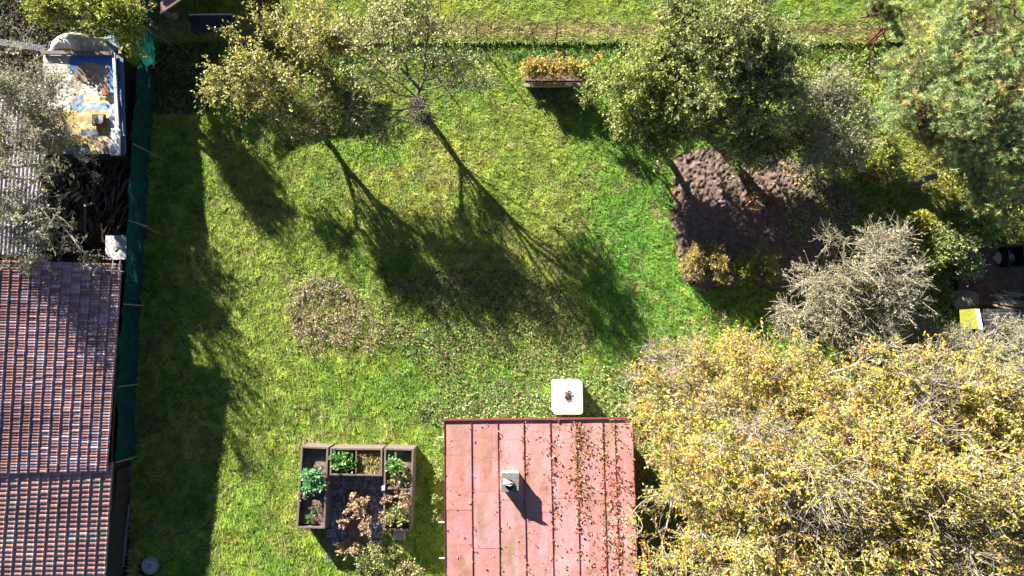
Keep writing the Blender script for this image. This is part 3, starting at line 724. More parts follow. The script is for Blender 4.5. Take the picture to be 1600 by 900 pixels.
mb = MB(); loft(mb, [(rrect(cx, cy, sx-.06, sy-.06, .1), .12), (rrect(cx, cy, sx, sy, .12), .16), (rrect(cx, cy, sx, sy, .12), 1.04), (rrect(cx, cy, sx-.05, sy-.05, .11), 1.09), (rrect(cx, cy, sx-.14, sy-.14, .1), 1.10),
                     (rrect(cx, cy, sx-.18, sy-.18, .1), 1.085), (rrect(cx, cy, sx-.6, sy-.6, .1), 1.075)]); mb.build('tank_body', M['white_plastic'], q, smooth=False)
mb = MB(); mb.tube([(cx, cy+.02, 1.07), (cx, cy+.02, 1.10), (cx, cy+.02, 1.115)], [.11, .11, .085], 16); mb.build('lid', M['dark'], q)
mb = MB(); mb.box(cx, cy, 0, sx, sy, .115); mb.build('pallet', M['wood_grey'], q)
mb = MB(); rs = np.random.RandomState(3)
for k in range(60):
    a = rs.rand()*6.28; r_ = abs(rs.randn())*.12; p = np.array([cx-.02+r_*math.cos(a)*.8+.0, cy+.03+r_*math.sin(a)*1.5, 1.10]); an = rs.rand()*3
    mb.bar(p, p+np.array([math.cos(an)*.08, math.sin(an)*.08, .01+.02*rs.rand()]), .02, .01, (.12, .08, .06))
stuff(mb.build('leaf_debris', M['attr']), 'dark scraps of leaves and twigs on the lid of the white tank', 'leaves')

# ------------------------------------------------------------------ raised beds
BH = .92
def bed(name, label, quad, dividers, seed):
    """quad: rim corners px TL,TR,BR,BL ; dividers: list of ((u,v),(u,v))"""
    W = [P(u, v, BH) for u, v in quad]; c = sum(W)/4; q = root(name, (c[0], c[1], 0), label, 'raised bed', 'dark board raised beds set in a U')
    n = 4
    for i in range(4):
        a, b = W[i], W[(i+1) % 4]; d = (b-a)/np.linalg.norm(b-a); inn = np.array([d[1], -d[0], 0]) if True else 0
        if np.dot(c-a, inn) < 0: inn = -inn
        off = inn*.02; e = d*.0 if i % 2 else d*.042
        for k, (z0, z1) in enumerate(((0.01, .29), (.296, .58), (.586, BH-.03))):
            mb = MB(); aa = a+off+e; bb = b+off-e; mb.bar((aa[0], aa[1], (z0+z1)/2), (bb[0], bb[1], (z0+z1)/2), .035, z1-z0)
            mb.build('board', M['wood_grey'], q)
        mb = MB(); ee = d*.0 if i % 2 else d*.062; aa = a+inn*.03+ee; bb = b+inn*.03-ee; mb.bar((aa[0], aa[1], BH-.013), (bb[0], bb[1], BH-.013), .062, .03); mb.build('rim', M['wood_grey'], q, bevel=.004)
    for (p1, p2) in dividers:
        a, b = P(*p1, BH), P(*p2, BH); mb = MB(); mb.bar((a[0], a[1], BH-.22), (b[0], b[1], BH-.22), .04, .42); mb.build('divider', M['wood_grey'], q)
    x0, x1 = min(w[0] for w in W), max(w[0] for w in W); y0, y1 = min(w[1] for w in W), max(w[1] for w in W)
    def kk(x, y): u, v = UV(x, y, BH); return inpoly(u, v, [tuple(np.array(p)+(np.array([c_u, c_v])-np.array(p))*.05) for p in quad])
    c_u = sum(p[0] for p in quad)/4; c_v = sum(p[1] for p in quad)/4
    grid_sheet('soil', x0, x1, y0, y1, .03, lambda x, y: BH-.27+.07*vnoise(x, y, .15, seed, 3), M['soil'], q, keep=kk)
    return q
bed('raised_bed', 'left raised bed of weathered boards with dark soil and a bushy green plant', [(470.5, 697), (513, 699), (507.5, 826), (463, 825)], [((467.5, 762), (509, 763))], 61)
bed('raised_bed', 'short middle raised bed at the head of the U with green leaves and straw mulch', [(516, 700), (597.5, 700.5), (597, 744), (515, 742.5)], [((556.5, 701), (556, 743))], 62)
bed('raised_bed', 'right raised bed crowded with drying plants nearest the red roof', [(600.5, 700), (646.5, 701.5), (641, 829.5), (598.5, 828.5)], [((599, 763.5), (643, 765))], 63)
c = P(599, 763, BH+.06); mb = MB(); mb.box(c[0], c[1], BH+.004, .11, .16, .07); tag(mb.build('white_block', M['white_paint'], bevel=.01), 'small white block on the rim of the right raised bed', 'block')
c = P(623, 836, .2); mb = MB(); mb.box(c[0], c[1], 0, .42, .36, .2, -.02); tag(mb.build('concrete_block', M['concrete'], bevel=.015), 'flat grey concrete block at the foot of the right raised bed', 'block')

# cobbled floor between the beds
PAVE = [(508, 735), (603, 735), (601, 850), (572, 850), (570, 862), (545, 868), (530, 880), (506, 880)]
HOLE = [(541, 764), (577, 764), (575, 850), (548, 850), (541, 820)]
mb = MB(); rs = np.random.RandomState(17); a = P(500, 885); b = P(610, 728); y = a[1]; row = 0; gs = .105
while y < b[1]:
    x = a[0]+(row % 2)*.05
    while x < b[0]:
        L = rs.uniform(.085, .165); cxx = x+L/2; u, v = UV(cxx, y)
        if inpoly(u, v, PAVE) and not inpoly(u, v, HOLE):
            c = np.array((.24, .26, .32))*rs.uniform(.5, 1.6); hz = .03+.012*rs.rand(); hw = L/2-.006; hh = gs/2-.006; j = rs.randn(8)*.006
            pts = [(cxx-hw+j[0], y-hh+j[1]), (cxx+hw+j[2], y-hh+j[3]), (cxx+hw+j[4], y+hh+j[5]), (cxx-hw+j[6], y+hh+j[7])]
            vs = [(p[0], p[1], -.02) for p in pts]+[(p[0], p[1], hz-.008) for p in pts]+[(cxx+(p[0]-cxx)*.8, y+(p[1]-y)*.8, hz) for p in pts]
            mb.add(vs, [(8, 9, 10, 11)]+[(i, (i+1) % 4, 4+(i+1) % 4, 4+i) for i in range(4)]+[(4+i, 4+(i+1) % 4, 8+(i+1) % 4, 8+i) for i in range(4)], tuple(c))
        x += L+.004
    y += gs; row += 1
struct(mb.build('paving', M['stone']))
mb = MB(); mb.prism([tuple(P(u, v)[:2]) for u, v in PAVE][::-1], -.04, .012); struct(mb.build('paving_bed', mat('joint', (.07, .075, .085), .95, noise=.3)))
mb = MB(); mb.prism([tuple(P(u, v)[:2]) for u, v in HOLE][::-1], -.04, .045); struct(mb.build('planting_soil', M['soil']))
# inspection lid
q = root('drain_cover', P(234, 884, 0), 'small square pale lid on a round grey concrete ring in the shaded grass', 'drain cover')
c = P(234, 884, .05); mb = MB(); mb.tube([(c[0], c[1], -.02), (c[0], c[1], .03)], .31, 28); mb.build('ring', M['stone'], q)
mb = MB(); mb.box(c[0], c[1], .031, .28, .32, .05, -.15); mb.build('lid', M['concrete_pale'], q, bevel=.01)
mb = MB(); mb.box(c[0], c[1], .082, .17, .2, .006, -.15); mb.build('inset', M['concrete'], q)

# ------------------------------------------------------------------ wire fence at the meadow
q = root('wire_fence', P(870, 66, 0), 'thin wire fence with rusty iron posts along the meadow edge', 'fence')
fp = [(640, 66), (746, 66), (867, 67), (1250, 68), (1352, 69)]
tops = []
for (u, v) in fp:
    p = P(u, v, 0); tops.append(p); mb = MB(); mb.tube([p, p+[0.02, 0, 1.35]], .022, 6); mb.build('post', M['rust'], q)
mb = MB()
for z in (.35, .75, 1.2):
    for a, b in zip(tops[:-1], tops[1:]): mb.tube([a+[0, 0, z], (a+b)/2+[0, 0, z-.04], b+[0, 0, z]], .0025, 3)
mb.build('wire', M['rust'], q)
q = root('leaning_stake', P(997, 66, 0), 'short red rusty stake leaning at the meadow edge left of the big green tree', 'stake')
mb = MB(); mb.bar(P(984, 69, .1), P(994, 57, .9), .05); mb.build('stake_bar', M['rust'], q)
# collapsed iron frame
q = root('iron_frame', P(1372, 75, 0), 'collapsed rusty iron frame of poles with a rod mat beside the pine', 'frame')
for (a, ha, b, hb, wd) in (((1353, 69), .35, (1379, 45), 1.45, .07), ((1359, 67), .3, (1389, 43), 1.5, .07), ((1318, 68), .2, (1372, 52), 1.3, .035), ((1351, 105), .05, (1371, 56), 1.3, .04), ((1380, 51), 1.4, (1391, 82), .05, .04)):
    mb = MB(); mb.bar(P(*a, ha), P(*b, hb), wd); mb.build('pole', M['rust'], q)
mb = MB()
for k in range(15):
    f = k/14; mb.bar(P(1356+f*12, 92+f*34, .10), P(1372+f*34, 76+f*44, .55), .013)
for k in range(4):
    mb.bar(P(1360+k*10, 88-k*3, .2+.1*k), P(1370+k*10, 126-k*2, .2+.1*k), .013)
mb.build('rod_mat', mat('old_rod', (.10, .075, .06), .9), q)

# planter at the top with timber front
q = root('timber_planter', P(870, 125, 0), 'low planter with a pale weathered plank front below yellowing plants', 'planter')
mb = MB(); mb.bar(P(818, 133, .42), P(908, 133, .42), .13, .08); mb.build('top_plank', M['wood_pale'], q)
mb = MB(); a, b = P(820, 134, 0), P(905, 134, 0); mb.box((a[0]+b[0])/2, a[1]-.02, 0, b[0]-a[0], .05, .37); mb.build('front_board', M['wood_dark'], q)
a, b = P(820, 131, 0), P(905, 108, 0); mb = MB(); mb.prism([(a[0], a[1]), (b[0], a[1]), (b[0], b[1]), (a[0], b[1])], 0, .33); mb.build('soil', M['soil'], q)

# ------------------------------------------------------------------ right hand bits
q = root('tree_stump', P(1422, 288, 0), 'tall broken grey stump casting a long shadow on the yellow grass', 'stump')
b0 = P(1424, 290, 0); mb = MB(); mb.tube([b0, b0+[.03, .02, .5], b0+[.0, .05, 1.0]], [.15, .12, .11], 12); mb.build('trunk', M['bark_grey'], q)
mb = MB(); mb.bar(b0+[-.2, 0, 1.03], b0+[.3, .1, 1.06], .2, .08); mb.build('top_board', M['bark_grey'], q)
for k, (u, v, r_, lab) in enumerate(((1570, 402, .33, 'pale rounded boulder on the dark soil near the right edge'), (1520, 402, .24, 'reddish boulder among the weeds left of the pale boulder'), (1508, 468, .42, 'brown flat-topped rock at the corner of the bare soil'))):
    c = P(u, v, .15); mb = MB(); vs = []; fs = []; nn = 12; rs = np.random.RandomState(70+k)
    for i in range(9):
        th = math.pi*i/8
        for kk_ in range(nn):
            ph = 6.283*kk_/nn; rr = r_*(1+.16*rs.randn()*math.sin(th)); vs.append((c[0]+rr*1.2*math.sin(th)*math.cos(ph), c[1]+rr*.8*math.sin(th)*math.sin(ph), .12+rr*.6*math.cos(th)))
    for i in range(8):
        for kk_ in range(nn): fs.append((i*nn+kk_, (i+1)*nn+kk_, (i+1)*nn+(kk_+1) % nn, i*nn+(kk_+1) % nn))
    mb.add(vs, fs, ((.50, .42, .38), (.40, .22, .17), (.28, .22, .17))[k]); tag(mb.build('boulder', M['stone']), lab, 'boulder', 'boulders on the bare soil')
q = root('black_tub', P(1590, 402, 0), 'open black tub with a pale rim at the right edge', 'tub')
c = P(1588, 400, .6); mb = MB()
for s in (-1, 1): mb.box(c[0]+s*.28, c[1], 0, .04, .66, .6); mb.box(c[0], c[1]+s*.35, 0, .6, .04, .6)
mb.box(c[0], c[1], 0, .52, .62, .06); mb.build('tub_body', M['dark'], q)
mb = MB(); mb.bar((c[0]+.31, c[1]-.37, .62), (c[0]+.31, c[1]+.37, .62), .05, .03); mb.build('rim', M['white_paint'], q)
q = root('board_pile', P(1585, 462, 0), 'small pile of thin pale boards on the soil at the right edge', 'boards')
rs = np.random.RandomState(8)
for k in range(13):
    u, v = rs.uniform(1568, 1600), 454+k*2.1; a = P(u-rs.uniform(12, 24), v-3, .1+.03*k); b = P(u+rs.uniform(10, 30), v+rs.uniform(-1, 8), .1+.03*k)
    mb = MB(); mb.bar(a, b, .07, .022); mb.build('board', M['wood_pale'], q)
q = root('covered_woodstack', P(1545, 495, 0), 'dark slatted stack roofed with a bright yellow-green sheet below the bare soil', 'wood stack')
mb = MB(); mb.slab([P(1500, 484, .9), P(1502, 514, .9), P(1531, 514, .95), P(1526, 482, .95)], .03); mb.build('yellow_sheet', M['yellow'], q)
mb = MB(); mb.bar(P(1527, 483, 1.0), P(1533, 515, 1.0), .13, .03); mb.build('pale_strip', M['white_plastic'], q)
rs = np.random.RandomState(4)
for k in range(8):
    v = 485+k*5; mb = MB(); mb.bar(P(1536, v, .9), P(1630, v-1, .9), .095, .03); mb.build('slat', M['dark_slat'] if k % 2 else M['wood_dark'], q)
a, b = P(1506, 512, 0), P(1620, 490, 0); mb = MB(); mb.prism([(a[0], a[1]), (b[0], a[1]), (b[0], b[1]), (a[0], b[1])], 0, .84); mb.build('base', M['wood_dark'], q)

# ------------------------------------------------------------------ trees
YG = [(.56, .50, .13, 3), (.48, .48, .11, 3), (.34, .40, .08, 2), (.50, .36, .10, 1), (.42, .40, .20, 1)]
WAL = [(.60, .46, .06, 4), (.56, .34, .06, 2), (.46, .46, .06, 3), (.44, .22, .06, 1.6), (.26, .31, .05, 2), (.62, .52, .28, 1.4)]
SIL = [(.28, .33, .10, 3), (.39, .42, .18, 3), (.19, .25, .06, 2), (.44, .42, .13, 1.8)]
PYG = [(.42, .46, .11, 3), (.32, .38, .08, 3), (.45, .42, .16, 1), (.17, .22, .05, 2)]
GRY = [(.38, .35, .20, 3), (.29, .30, .15, 2), (.45, .40, .25, 1.5), (.23, .25, .10, 2)]
LIC = [(.34, .32, .19, 3), (.22, .24, .12, 3), (.44, .40, .28, 1.5)]
PIN = [(.30, .40, .15, 4), (.38, .48, .21, 4), (.48, .48, .16, 3), (.50, .40, .18, 1), (.17, .24, .10, 2)]
tree('apple_tree', 'yellow-green leafy apple tree overhanging the dark upper left corner of the lawn', (512, 224),
     [(395, 115, 3.2, 50), (450, 80, 3.6, 52), (440, 160, 2.8, 58), (372, 150, 2.4, 40), (500, 130, 3.3, 44), (485, 195, 2.2, 42), (358, 60, 3.0, 22), (415, 35, 3.4, 34), (340, 110, 2.6, 26), (515, 60, 3.6, 42), (540, 150, 2.8, 34), (330, 150, 2.2, 16), (480, 20, 3.6, 34), (400, 200, 2.0, 34)],
     YG, npts=420, twigs=5, lpt=8, leaf=(.085, .05), trunk_r=.10, seed=1, twig_len=.45, fork=.05, fan=1.0, keepf=.5)
tree('plum_tree', 'nearly bare spreading tree with a pale fork in the upper middle of the lawn', (662, 178),
     [(655, 60, 4.4, 60), (590, 100, 3.6, 50), (560, 160, 3.0, 40), (640, 5, 4.6, 45), (705, 105, 3.4, 45), (745, 125, 2.8, 30), (540, 60, 4., 45), (600, 200, 2.2, 30), (600, 30, 4.4, 35)],
     [(.56, .56, .22, 3), (.42, .48, .13, 3), (.58, .50, .28, 1)], npts=300, twigs=5, lpt=6, leaf=(.085, .055), bare=.15, fan=1.0, trunk_r=.085, bark='bark', seed=2, twig_len=.45, fork=.28, keepf=.8)
tree('dead_twig_cluster', 'grey bare hanging twigs below the fork of the thin tree', (668, 192),
     [(650, 165, 1.8, 16), (660, 185, 1.5, 12)], GRY, npts=36, twigs=7, lpt=0, trunk_r=.03, bark='bark_grey', seed=22, twig_len=.4, fork=.6, cat='shrub', twig_r=.009)
tree('lichen_tree', 'grey-green lichen covered tree spreading over the yard at the left edge', (95, 285),
     [(20, 130, 3.0, 66), (65, 195, 2.7, 52), (20, 230, 3.4, 70), (30, 325, 3.2, 72), (95, 320, 2.1, 42), (85, 140, 2.8, 34), (-45, 250, 3.6, 80), (105, 380, 2.3, 34), (40, 400, 2.7, 46), (-40, 130, 3.2, 60), (135, 255, 2.2, 20), (150, 400, 2.2, 16)],
     LIC, npts=470, twigs=5, lpt=10, leaf=(.075, .045), keepf=.5, fan=.9, bark='bark_pale', trunk_r=.12, seed=3, twig_len=.5, fork=.2, bare=.1, twig_r=.006)
tree('leafy_bush', 'bright yellow-green leafy tree at the top edge above the tarp shed', (160, 55),
     [(75, 8, 2.4, 38), (120, 10, 2.8, 46), (165, 15, 2.8, 48), (195, 45, 2.2, 24), (200, 70, 1.7, 14), (110, 30, 2.2, 28)],
     [(.34, .42, .04, 3), (.46, .46, .07, 2), (.20, .30, .04, 2), (.50, .40, .08, .5)], npts=230, twigs=5, lpt=11, leaf=(.09, .05), seed=4, trunk_r=.09)
tree('pear_tree', 'large silver-green dense pear tree rising over the meadow edge', (1085, 190),
     [(1160, 50, 4.6, 72), (1090, 45, 4.2, 56), (1218, 85, 4.4, 56), (1195, 150, 3.4, 62), (1100, 195, 2.4, 48), (1120, 120, 4.0, 58), (1160, 215, 2.0, 42), (1205, 210, 1.8, 34), (1060, 20, 3.8, 40), (1240, 130, 2.6, 34), (1240, 215, 1.5, 32), (1200, 238, 1.3, 30), (1155, 240, 1.2, 22), (1255, 180, 2., 32)],
     SIL, npts=800, twigs=6, lpt=13, leaf=(.09, .045), keepf=.8, seed=5, trunk_r=.17, twig_len=.38)
tree('apple_tree', 'rounded light green apple tree between the timber planter and the silver-green pear', (1010, 205),
     [(935, 122, 1.6, 20), (925, 150, 1.2, 14), (1000, 130, 3.0, 54), (962, 120, 2.4, 36), (1040, 95, 3.4, 46), (985, 185, 2.2, 38), (1052, 165, 3., 46), (1035, 215, 2.0, 36), (1000, 85, 2.6, 30)],
     PYG, npts=460, twigs=6, lpt=12, leaf=(.085, .05), keepf=.8, seed=6, trunk_r=.12, twig_len=.38)
tree('hawthorn_tree', 'thin pale-leaved tree with grey twigs right of the silver-green pear', (1262, 228),
     [(1300, 150, 3.0, 42), (1300, 215, 2.8, 42), (1342, 200, 2.6, 30), (1275, 245, 2.2, 26), (1315, 105, 3.0, 26), (1330, 255, 2.2, 24), (1295, 245, 1.2, 34), (1265, 225, 1.2, 30), (1335, 225, 1.4, 26)],
     [(.42, .42, .26, 3), (.34, .36, .17, 3), (.22, .26, .09, 2)], npts=280, twigs=5, lpt=9, leaf=(.09, .05), seed=7, bark='bark_pale', bare=.15, trunk_r=.09, twig_len=.45)
tree('blackthorn_tree', 'round beige-grey twiggy tree between the soil bed and the golden walnut', (1262, 455),
     [(1340, 425, 3.6, 62), (1300, 480, 3.2, 52), (1380, 375, 3.5, 40), (1390, 450, 3.6, 50), (1245, 497, 2.8, 32), (1330, 515, 3.2, 44), (1310, 375, 3., 24), (1265, 440, 2.6, 20)],
     GRY, npts=460, twigs=6, lpt=11, leaf=(.062, .034), seed=8, bark='bark_pale', carve=.7, trunk_r=.08, twig_len=.55, twig_r=.009, bare=.15, fan=.7)
tree('blackthorn_tree', 'wide grey-green twiggy thicket below the wood stack at the right edge', (1420, 545),
     [(1440, 535, 2.6, 38), (1485, 545, 2.6, 34), (1560, 555, 3.4, 44), (1600, 525, 3.4, 42), (1520, 555, 3.0, 34), (1420, 510, 2.4, 26), (1600, 590, 3.4, 40)],
     GRY+[(.18, .25, .14, 3)], npts=360, twigs=6, lpt=11, leaf=(.062, .034), seed=9, bark='bark_pale', carve=.7, trunk_r=.08, twig_len=.55, twig_r=.009, bare=.15, fan=.7)
tree('walnut_tree', 'huge golden yellow walnut tree filling the lower right corner beside the red roof', (1190, 710),
     [(1095, 625, 4.2, 66), (1180, 605, 5, 74), (1290, 605, 5.6, 80), (1400, 610, 5.8, 80), (1510, 625, 5.8, 80), (1600, 650, 5.6, 70), (1085, 745, 5, 56), (1180, 735, 6.4, 86), (1300, 740, 7, 96), (1430, 745, 6.8, 96),
      (1560, 760, 6.4, 86), (1110, 850, 4.8, 56), (1220, 850, 6.2, 86), (1350, 860, 6.6, 92), (1480, 870, 6.4, 90), (1610, 870, 6, 80), (1035, 680, 4.2, 40), (1045, 605, 3.6, 38), (1070, 545, 3.0, 32), (1010, 790, 4.2, 34), (1200, 950, 6, 80), (1360, 960, 6, 80), (1040, 890, 4, 30), (1520, 950, 6, 80), (1015, 640, 3.6, 24), (1660, 760, 6, 70), (1140, 545, 4, 26), (1015, 725, 2.6, 26), (1012, 845, 3., 28), (1030, 780, 3., 26), (985, 640, 3., 20), (985, 720, 3.4, 18), (980, 800, 3.6, 22), (990, 870, 3.6, 24), (1020, 560, 2.6, 20), (1000, 600, 2.6, 20)],
     WAL, npts=2500, twigs=7, lpt=12, leaf=(.09, .042), seed=10, bark='bark_pale', trunk_r=.30, twig_len=.5, bare=.08, twig_r=.008, shell=.4, bare_noise=.37, carve=1.5, keepf=.85)
tree('added_shade_tree', 'unseen tall tree added beyond the upper left corner to shade the hut', (80, -225), [(-57, -375, 4, 95), (-20, -345, 3, 85), (-100, -430, 4.6, 90), (30, -330, 2, 60)],
     SIL, npts=330, twigs=6, lpt=12, leaf=(.16, .10), seed=40, trunk_r=.2)  # out of view, added only to cast shade over the hut corner
# pine: needle tufts
def pine(name, label, base, lobes, npts, seed):
    rs = np.random.RandomState(seed)
    r = tree(name, label, base, lobes, PIN, npts=npts//2, twigs=3, lpt=0, bark='bark_pine', seed=seed, trunk_r=.16, twig_len=.35, twig_r=.008)
    cen = np.array([P(a, b, z) for a, b, z, _ in lobes]); rad = np.array([q_*PXM(z) for _, _, z, q_ in lobes]); wt = rad**2.3; wt /= wt.sum()
    nt_ = npts*5; k = rs.choice(len(cen), nt_, p=wt); tp = cen[k]+unit(rs.randn(nt_, 3))*(rs.rand(nt_)**.4*rad[k])[:, None]*np.array([1, 1, .8]); tp[:, 2] = np.maximum(tp[:, 2], .3)
    # cluster tufts round 1/4 as many whorl centres
    cn = vnoise(tp[:, 0]+.5*tp[:, 2], tp[:, 1]-.5*tp[:, 2], 1.1, seed, 2); cc = tp[np.argsort(-cn)][:int(nt_*.75)][::4]; kk_ = rs.randint(len(cc), size=nt_); tp = cc[kk_]+rs.randn(nt_, 3)*.17
    nn = 30; idx = np.repeat(np.arange(nt_), nn); m_ = len(idx)
    ax = unit(rs.randn(nt_, 3)*.6+np.array([0, 0, .9])); dr = unit(ax[idx]*.55+rs.randn(m_, 3)*.75)
    V, F = leaves(tp[idx]+rs.randn(m_, 3)*.012, dr, unit(rs.randn(m_, 3)), .10+.07*rs.rand(m_), np.full(m_, .015))
    pc = pick(PIN, len(cc), rs)[kk_]*(.7+.6*rs.rand(nt_, 1)); c = pc[idx]*(.8+.4*rs.rand(m_, 1))
    npmesh('crown', V, F, M['leaf'], r, cols=np.repeat(c, 4, 0))
    return r
pine('pine_tree', 'large blue-green pine filling the upper right corner', (1462, 205),
     [(1405, 150, 2.2, 32), (1412, 105, 2.6, 32), (1385, 190, 1.5, 22), (1420, 60, 3., 26), (1470, 70, 3.6, 56), (1540, 50, 4.4, 72), (1590, 120, 4.6, 70), (1450, 150, 3.0, 56), (1520, 150, 4.0, 66), (1580, 220, 3.6, 60), (1500, 225, 2.6, 40), (1440, 200, 2.0, 28), (1575, 310, 2.8, 44), (1530, 295, 2.0, 26), (1640, 60, 4.4, 70), (1640, 250, 4., 60), (1500, 0, 4, 50)], 1100, 12)
pine('pine_tree', 'small darker pine at the top edge left of the large pine', (1385, 28), [(1365, 15, 2.2, 22), (1390, 5, 2.2, 28), (1425, 20, 2.6, 32), (1430, -20, 3, 40), (1380, -25, 2.4, 30)], 110, 13)

# ------------------------------------------------------------------ shrubs and plants
GOLD = [(.52, .40, .12, 3), (.42, .34, .08, 3), (.30, .28, .06, 2), (.56, .38, .20, 1)]
for (lab, base, lobes, sd_) in (('golden yellow rounded shrub at the lower edge of the soil bed', (1108, 428), [(1105, 412, .9, 34), (1078, 415, .6, 16), (1130, 425, .6, 18)], 14),
                                ('olive green shrub with yellow tips right of the golden shrub', (1178, 430), [(1185, 412, .9, 30), (1165, 420, .6, 22), (1205, 432, .6, 16)], 15)):
    tree('currant_shrub', lab, base, lobes, GOLD if sd_ == 14 else [(.36, .33, .07, 2), (.22, .26, .05, 3), (.46, .38, .10, 1)], npts=150, twigs=5, lpt=9, leaf=(.05, .035), trunk_r=.03, seed=sd_, twig_len=.2, cat='shrub', group='shrubs on the soil bed', twig_r=.004, fork=.1)
tree('raspberry_hedge', 'row of yellow and orange leaved canes growing in the timber planter', (868, 112), [(830, 105, .9, 15), (850, 102, 1., 16), (872, 106, 1., 18), (895, 102, 1., 17), (918, 106, .9, 18), (935, 100, .8, 12)],
     [(.55, .44, .10, 3), (.48, .27, .09, 2), (.38, .38, .08, 2), (.60, .45, .22, 1)], npts=150, twigs=5, lpt=8, leaf=(.075, .05), trunk_r=.02, seed=16, twig_len=.2, cat='hedge', twig_r=.004, fork=.1)
BRN = [(.42, .28, .16, 3), (.52, .38, .24, 2), (.26, .17, .10, 2)]
GRN = [(.10, .28, .06, 3), (.16, .36, .09, 3), (.30, .42, .12, 1)]
MIX = [(.20, .32, .07, 2), (.40, .36, .14, 2), (.50, .38, .22, 2), (.14, .24, .06, 2)]
Z = BH-.22
plant('kale_plant', 'big bushy grey-green plant spilling over the left raised bed', 494, 748, .5, .46, [(.17, .38, .16, 3), (.26, .46, .22, 2), (.11, .28, .10, 2)], 34, 20, (.13, .08), 31, z0=Z)
plant('lettuce_plant', 'single light yellow-green plant at the upper left of the bushy grey-green one', 484, 741, .42, .16, [(.40, .50, .12, 1)], 12, 14, (.09, .05), 32, z0=Z)
plant('seedling', 'small dark green seedling low in the left raised bed', 485, 808, .22, .16, GRN, 12, 8, (.07, .04), 33, z0=Z)
plant('seedling', 'faint sprawling seedling just above the dark green one in the left bed', 492, 795, .12, .22, GRN, 12, 6, (.05, .03), 34, z0=Z)
plant('dried_plant', 'withered brown plant in the upper left corner of the lower left bed cell', 474, 772, .3, .2, BRN, 10, 6, (.07, .03), 35, z0=Z)
plant('strawberry_plant', 'dark green leafy plant in the left cell of the middle bed', 533, 716, .32, .36, GRN, 26, 12, (.10, .07), 36, z0=Z)
plant('strawberry_plant', 'green plant near the divider in the left cell of the middle bed', 548, 722, .28, .3, GRN, 20, 10, (.09, .06), 37, z0=Z)
plant('parsley_plant', 'fresh green bushy plant at the top of the right raised bed', 621, 722, .45, .36, GRN, 30, 14, (.09, .05), 38, z0=Z)
plant('dried_plant', 'dry brown plant below the fresh green one in the right bed', 625, 745, .3, .4, MIX, 24, 12, (.08, .04), 39, z0=Z)
plant('dried_plant', 'reddish brown withered stalks at the right rim of the lower right bed cell', 632, 775, .5, .3, BRN, 18, 14, (.09, .05), 40, z0=Z)
plant('squash_plant', 'yellow-green ragged plant filling the lower right bed cell', 622, 800, .4, .42, MIX, 34, 14, (.11, .06), 41, z0=Z)
plant('dried_plant', 'pale dry stalk at the left rim of the lower right bed cell', 604, 806, .5, .25, BRN, 12, 12, (.08, .04), 42, z0=Z)
plant('dried_plant', 'light brown curled plant beside the white block on the right bed', 607, 778, .4, .2, BRN, 12, 12, (.08, .04), 43, z0=Z)
for k, (u, v, h, r_, lab) in enumerate(((549, 781, 1.0, .15, 'topmost withered tomato plant in the left arm of the dark planting strip'), (545, 798, 1.0, .20, 'withered tomato plant below the topmost one in the left arm'), (536, 817, .8, .16, 'small withered plant leaning over the left paving'),
      (567, 784, 1.0, .13, 'topmost withered plant in the right arm of the planting strip'), (560, 801, 1.0, .20, 'brown plant at the middle of the planting strip'),
      (568, 818, 1.0, .18, 'drooping brown plant at the lower right of the planting strip'), (570, 834, .9, .15, 'lowest withered plant of the right arm of the strip'),
      (526, 857, .6, .22, 'pale brown dried flower clump at the lower left of the paving'), (538, 868, .7, .24, 'brown dried clump just right of the palest clump'), (552, 860, .6, .2, 'small dried clump at the lower end of the planting strip'))):
    f = 1-h/H; plant('withered_plant', lab, 800+(u-800)*f, 530+(v-530)*f, h, r_, [(.54, .36, .22, 3), (.62, .46, .30, 2), (.32, .20, .12, 1)], 11, 20, (.075, .045), 50+k, group='withered plants between the beds', lean=1.1, stem_r=.007)
for k, (u, v, h, r_, pl, lab) in enumerate(((585, 862, .8, .5, MIX, 'yellowish green and beige flower clump under the paving end'), (612, 880, .8, .5, MIX, 'leafy beige flower clump at the bottom edge left of the red roof'),
      (636, 890, .7, .5, BRN+MIX, 'pale flowering dry clump nearest the red roof at the bottom'), (618, 862, .5, .3, MIX, 'small sparse clump below the grey concrete block'))):
    plant('flower_clump', lab, u, v, h, r_, pl, 42, 18, (.07, .045), 60+k, group='flower clumps below the beds', lean=1.1)
plant('dahlia_plant', 'rust coloured leafy plant alone in the middle of the dark soil bed', 1172, 322, .6, .42, [(.42, .20, .09, 3), (.30, .16, .08, 2), (.45, .30, .15, 1)], 22, 16, (.10, .06), 71)
plant('dahlia_plant', 'dull brown leafy plant just right of the rust coloured one', 1200, 318, .5, .36, [(.30, .20, .11, 3), (.20, .22, .08, 2)], 18, 12, (.09, .05), 72)
plant('autumn_sapling', 'orange twiggy sapling below the timber planter', 918, 165, .7, .34, [(.50, .28, .15, 3), (.40, .34, .12, 1)], 18, 12, (.06, .03), 73)
plant('leafy_plant', 'green leafy weed right of the dark pit below the timber planter', 898, 152, .5, .3, [(.20, .32, .12, 1), (.28, .38, .16, 1)], 16, 12, (.09, .05), 74)
rs = np.random.RandomState(90)
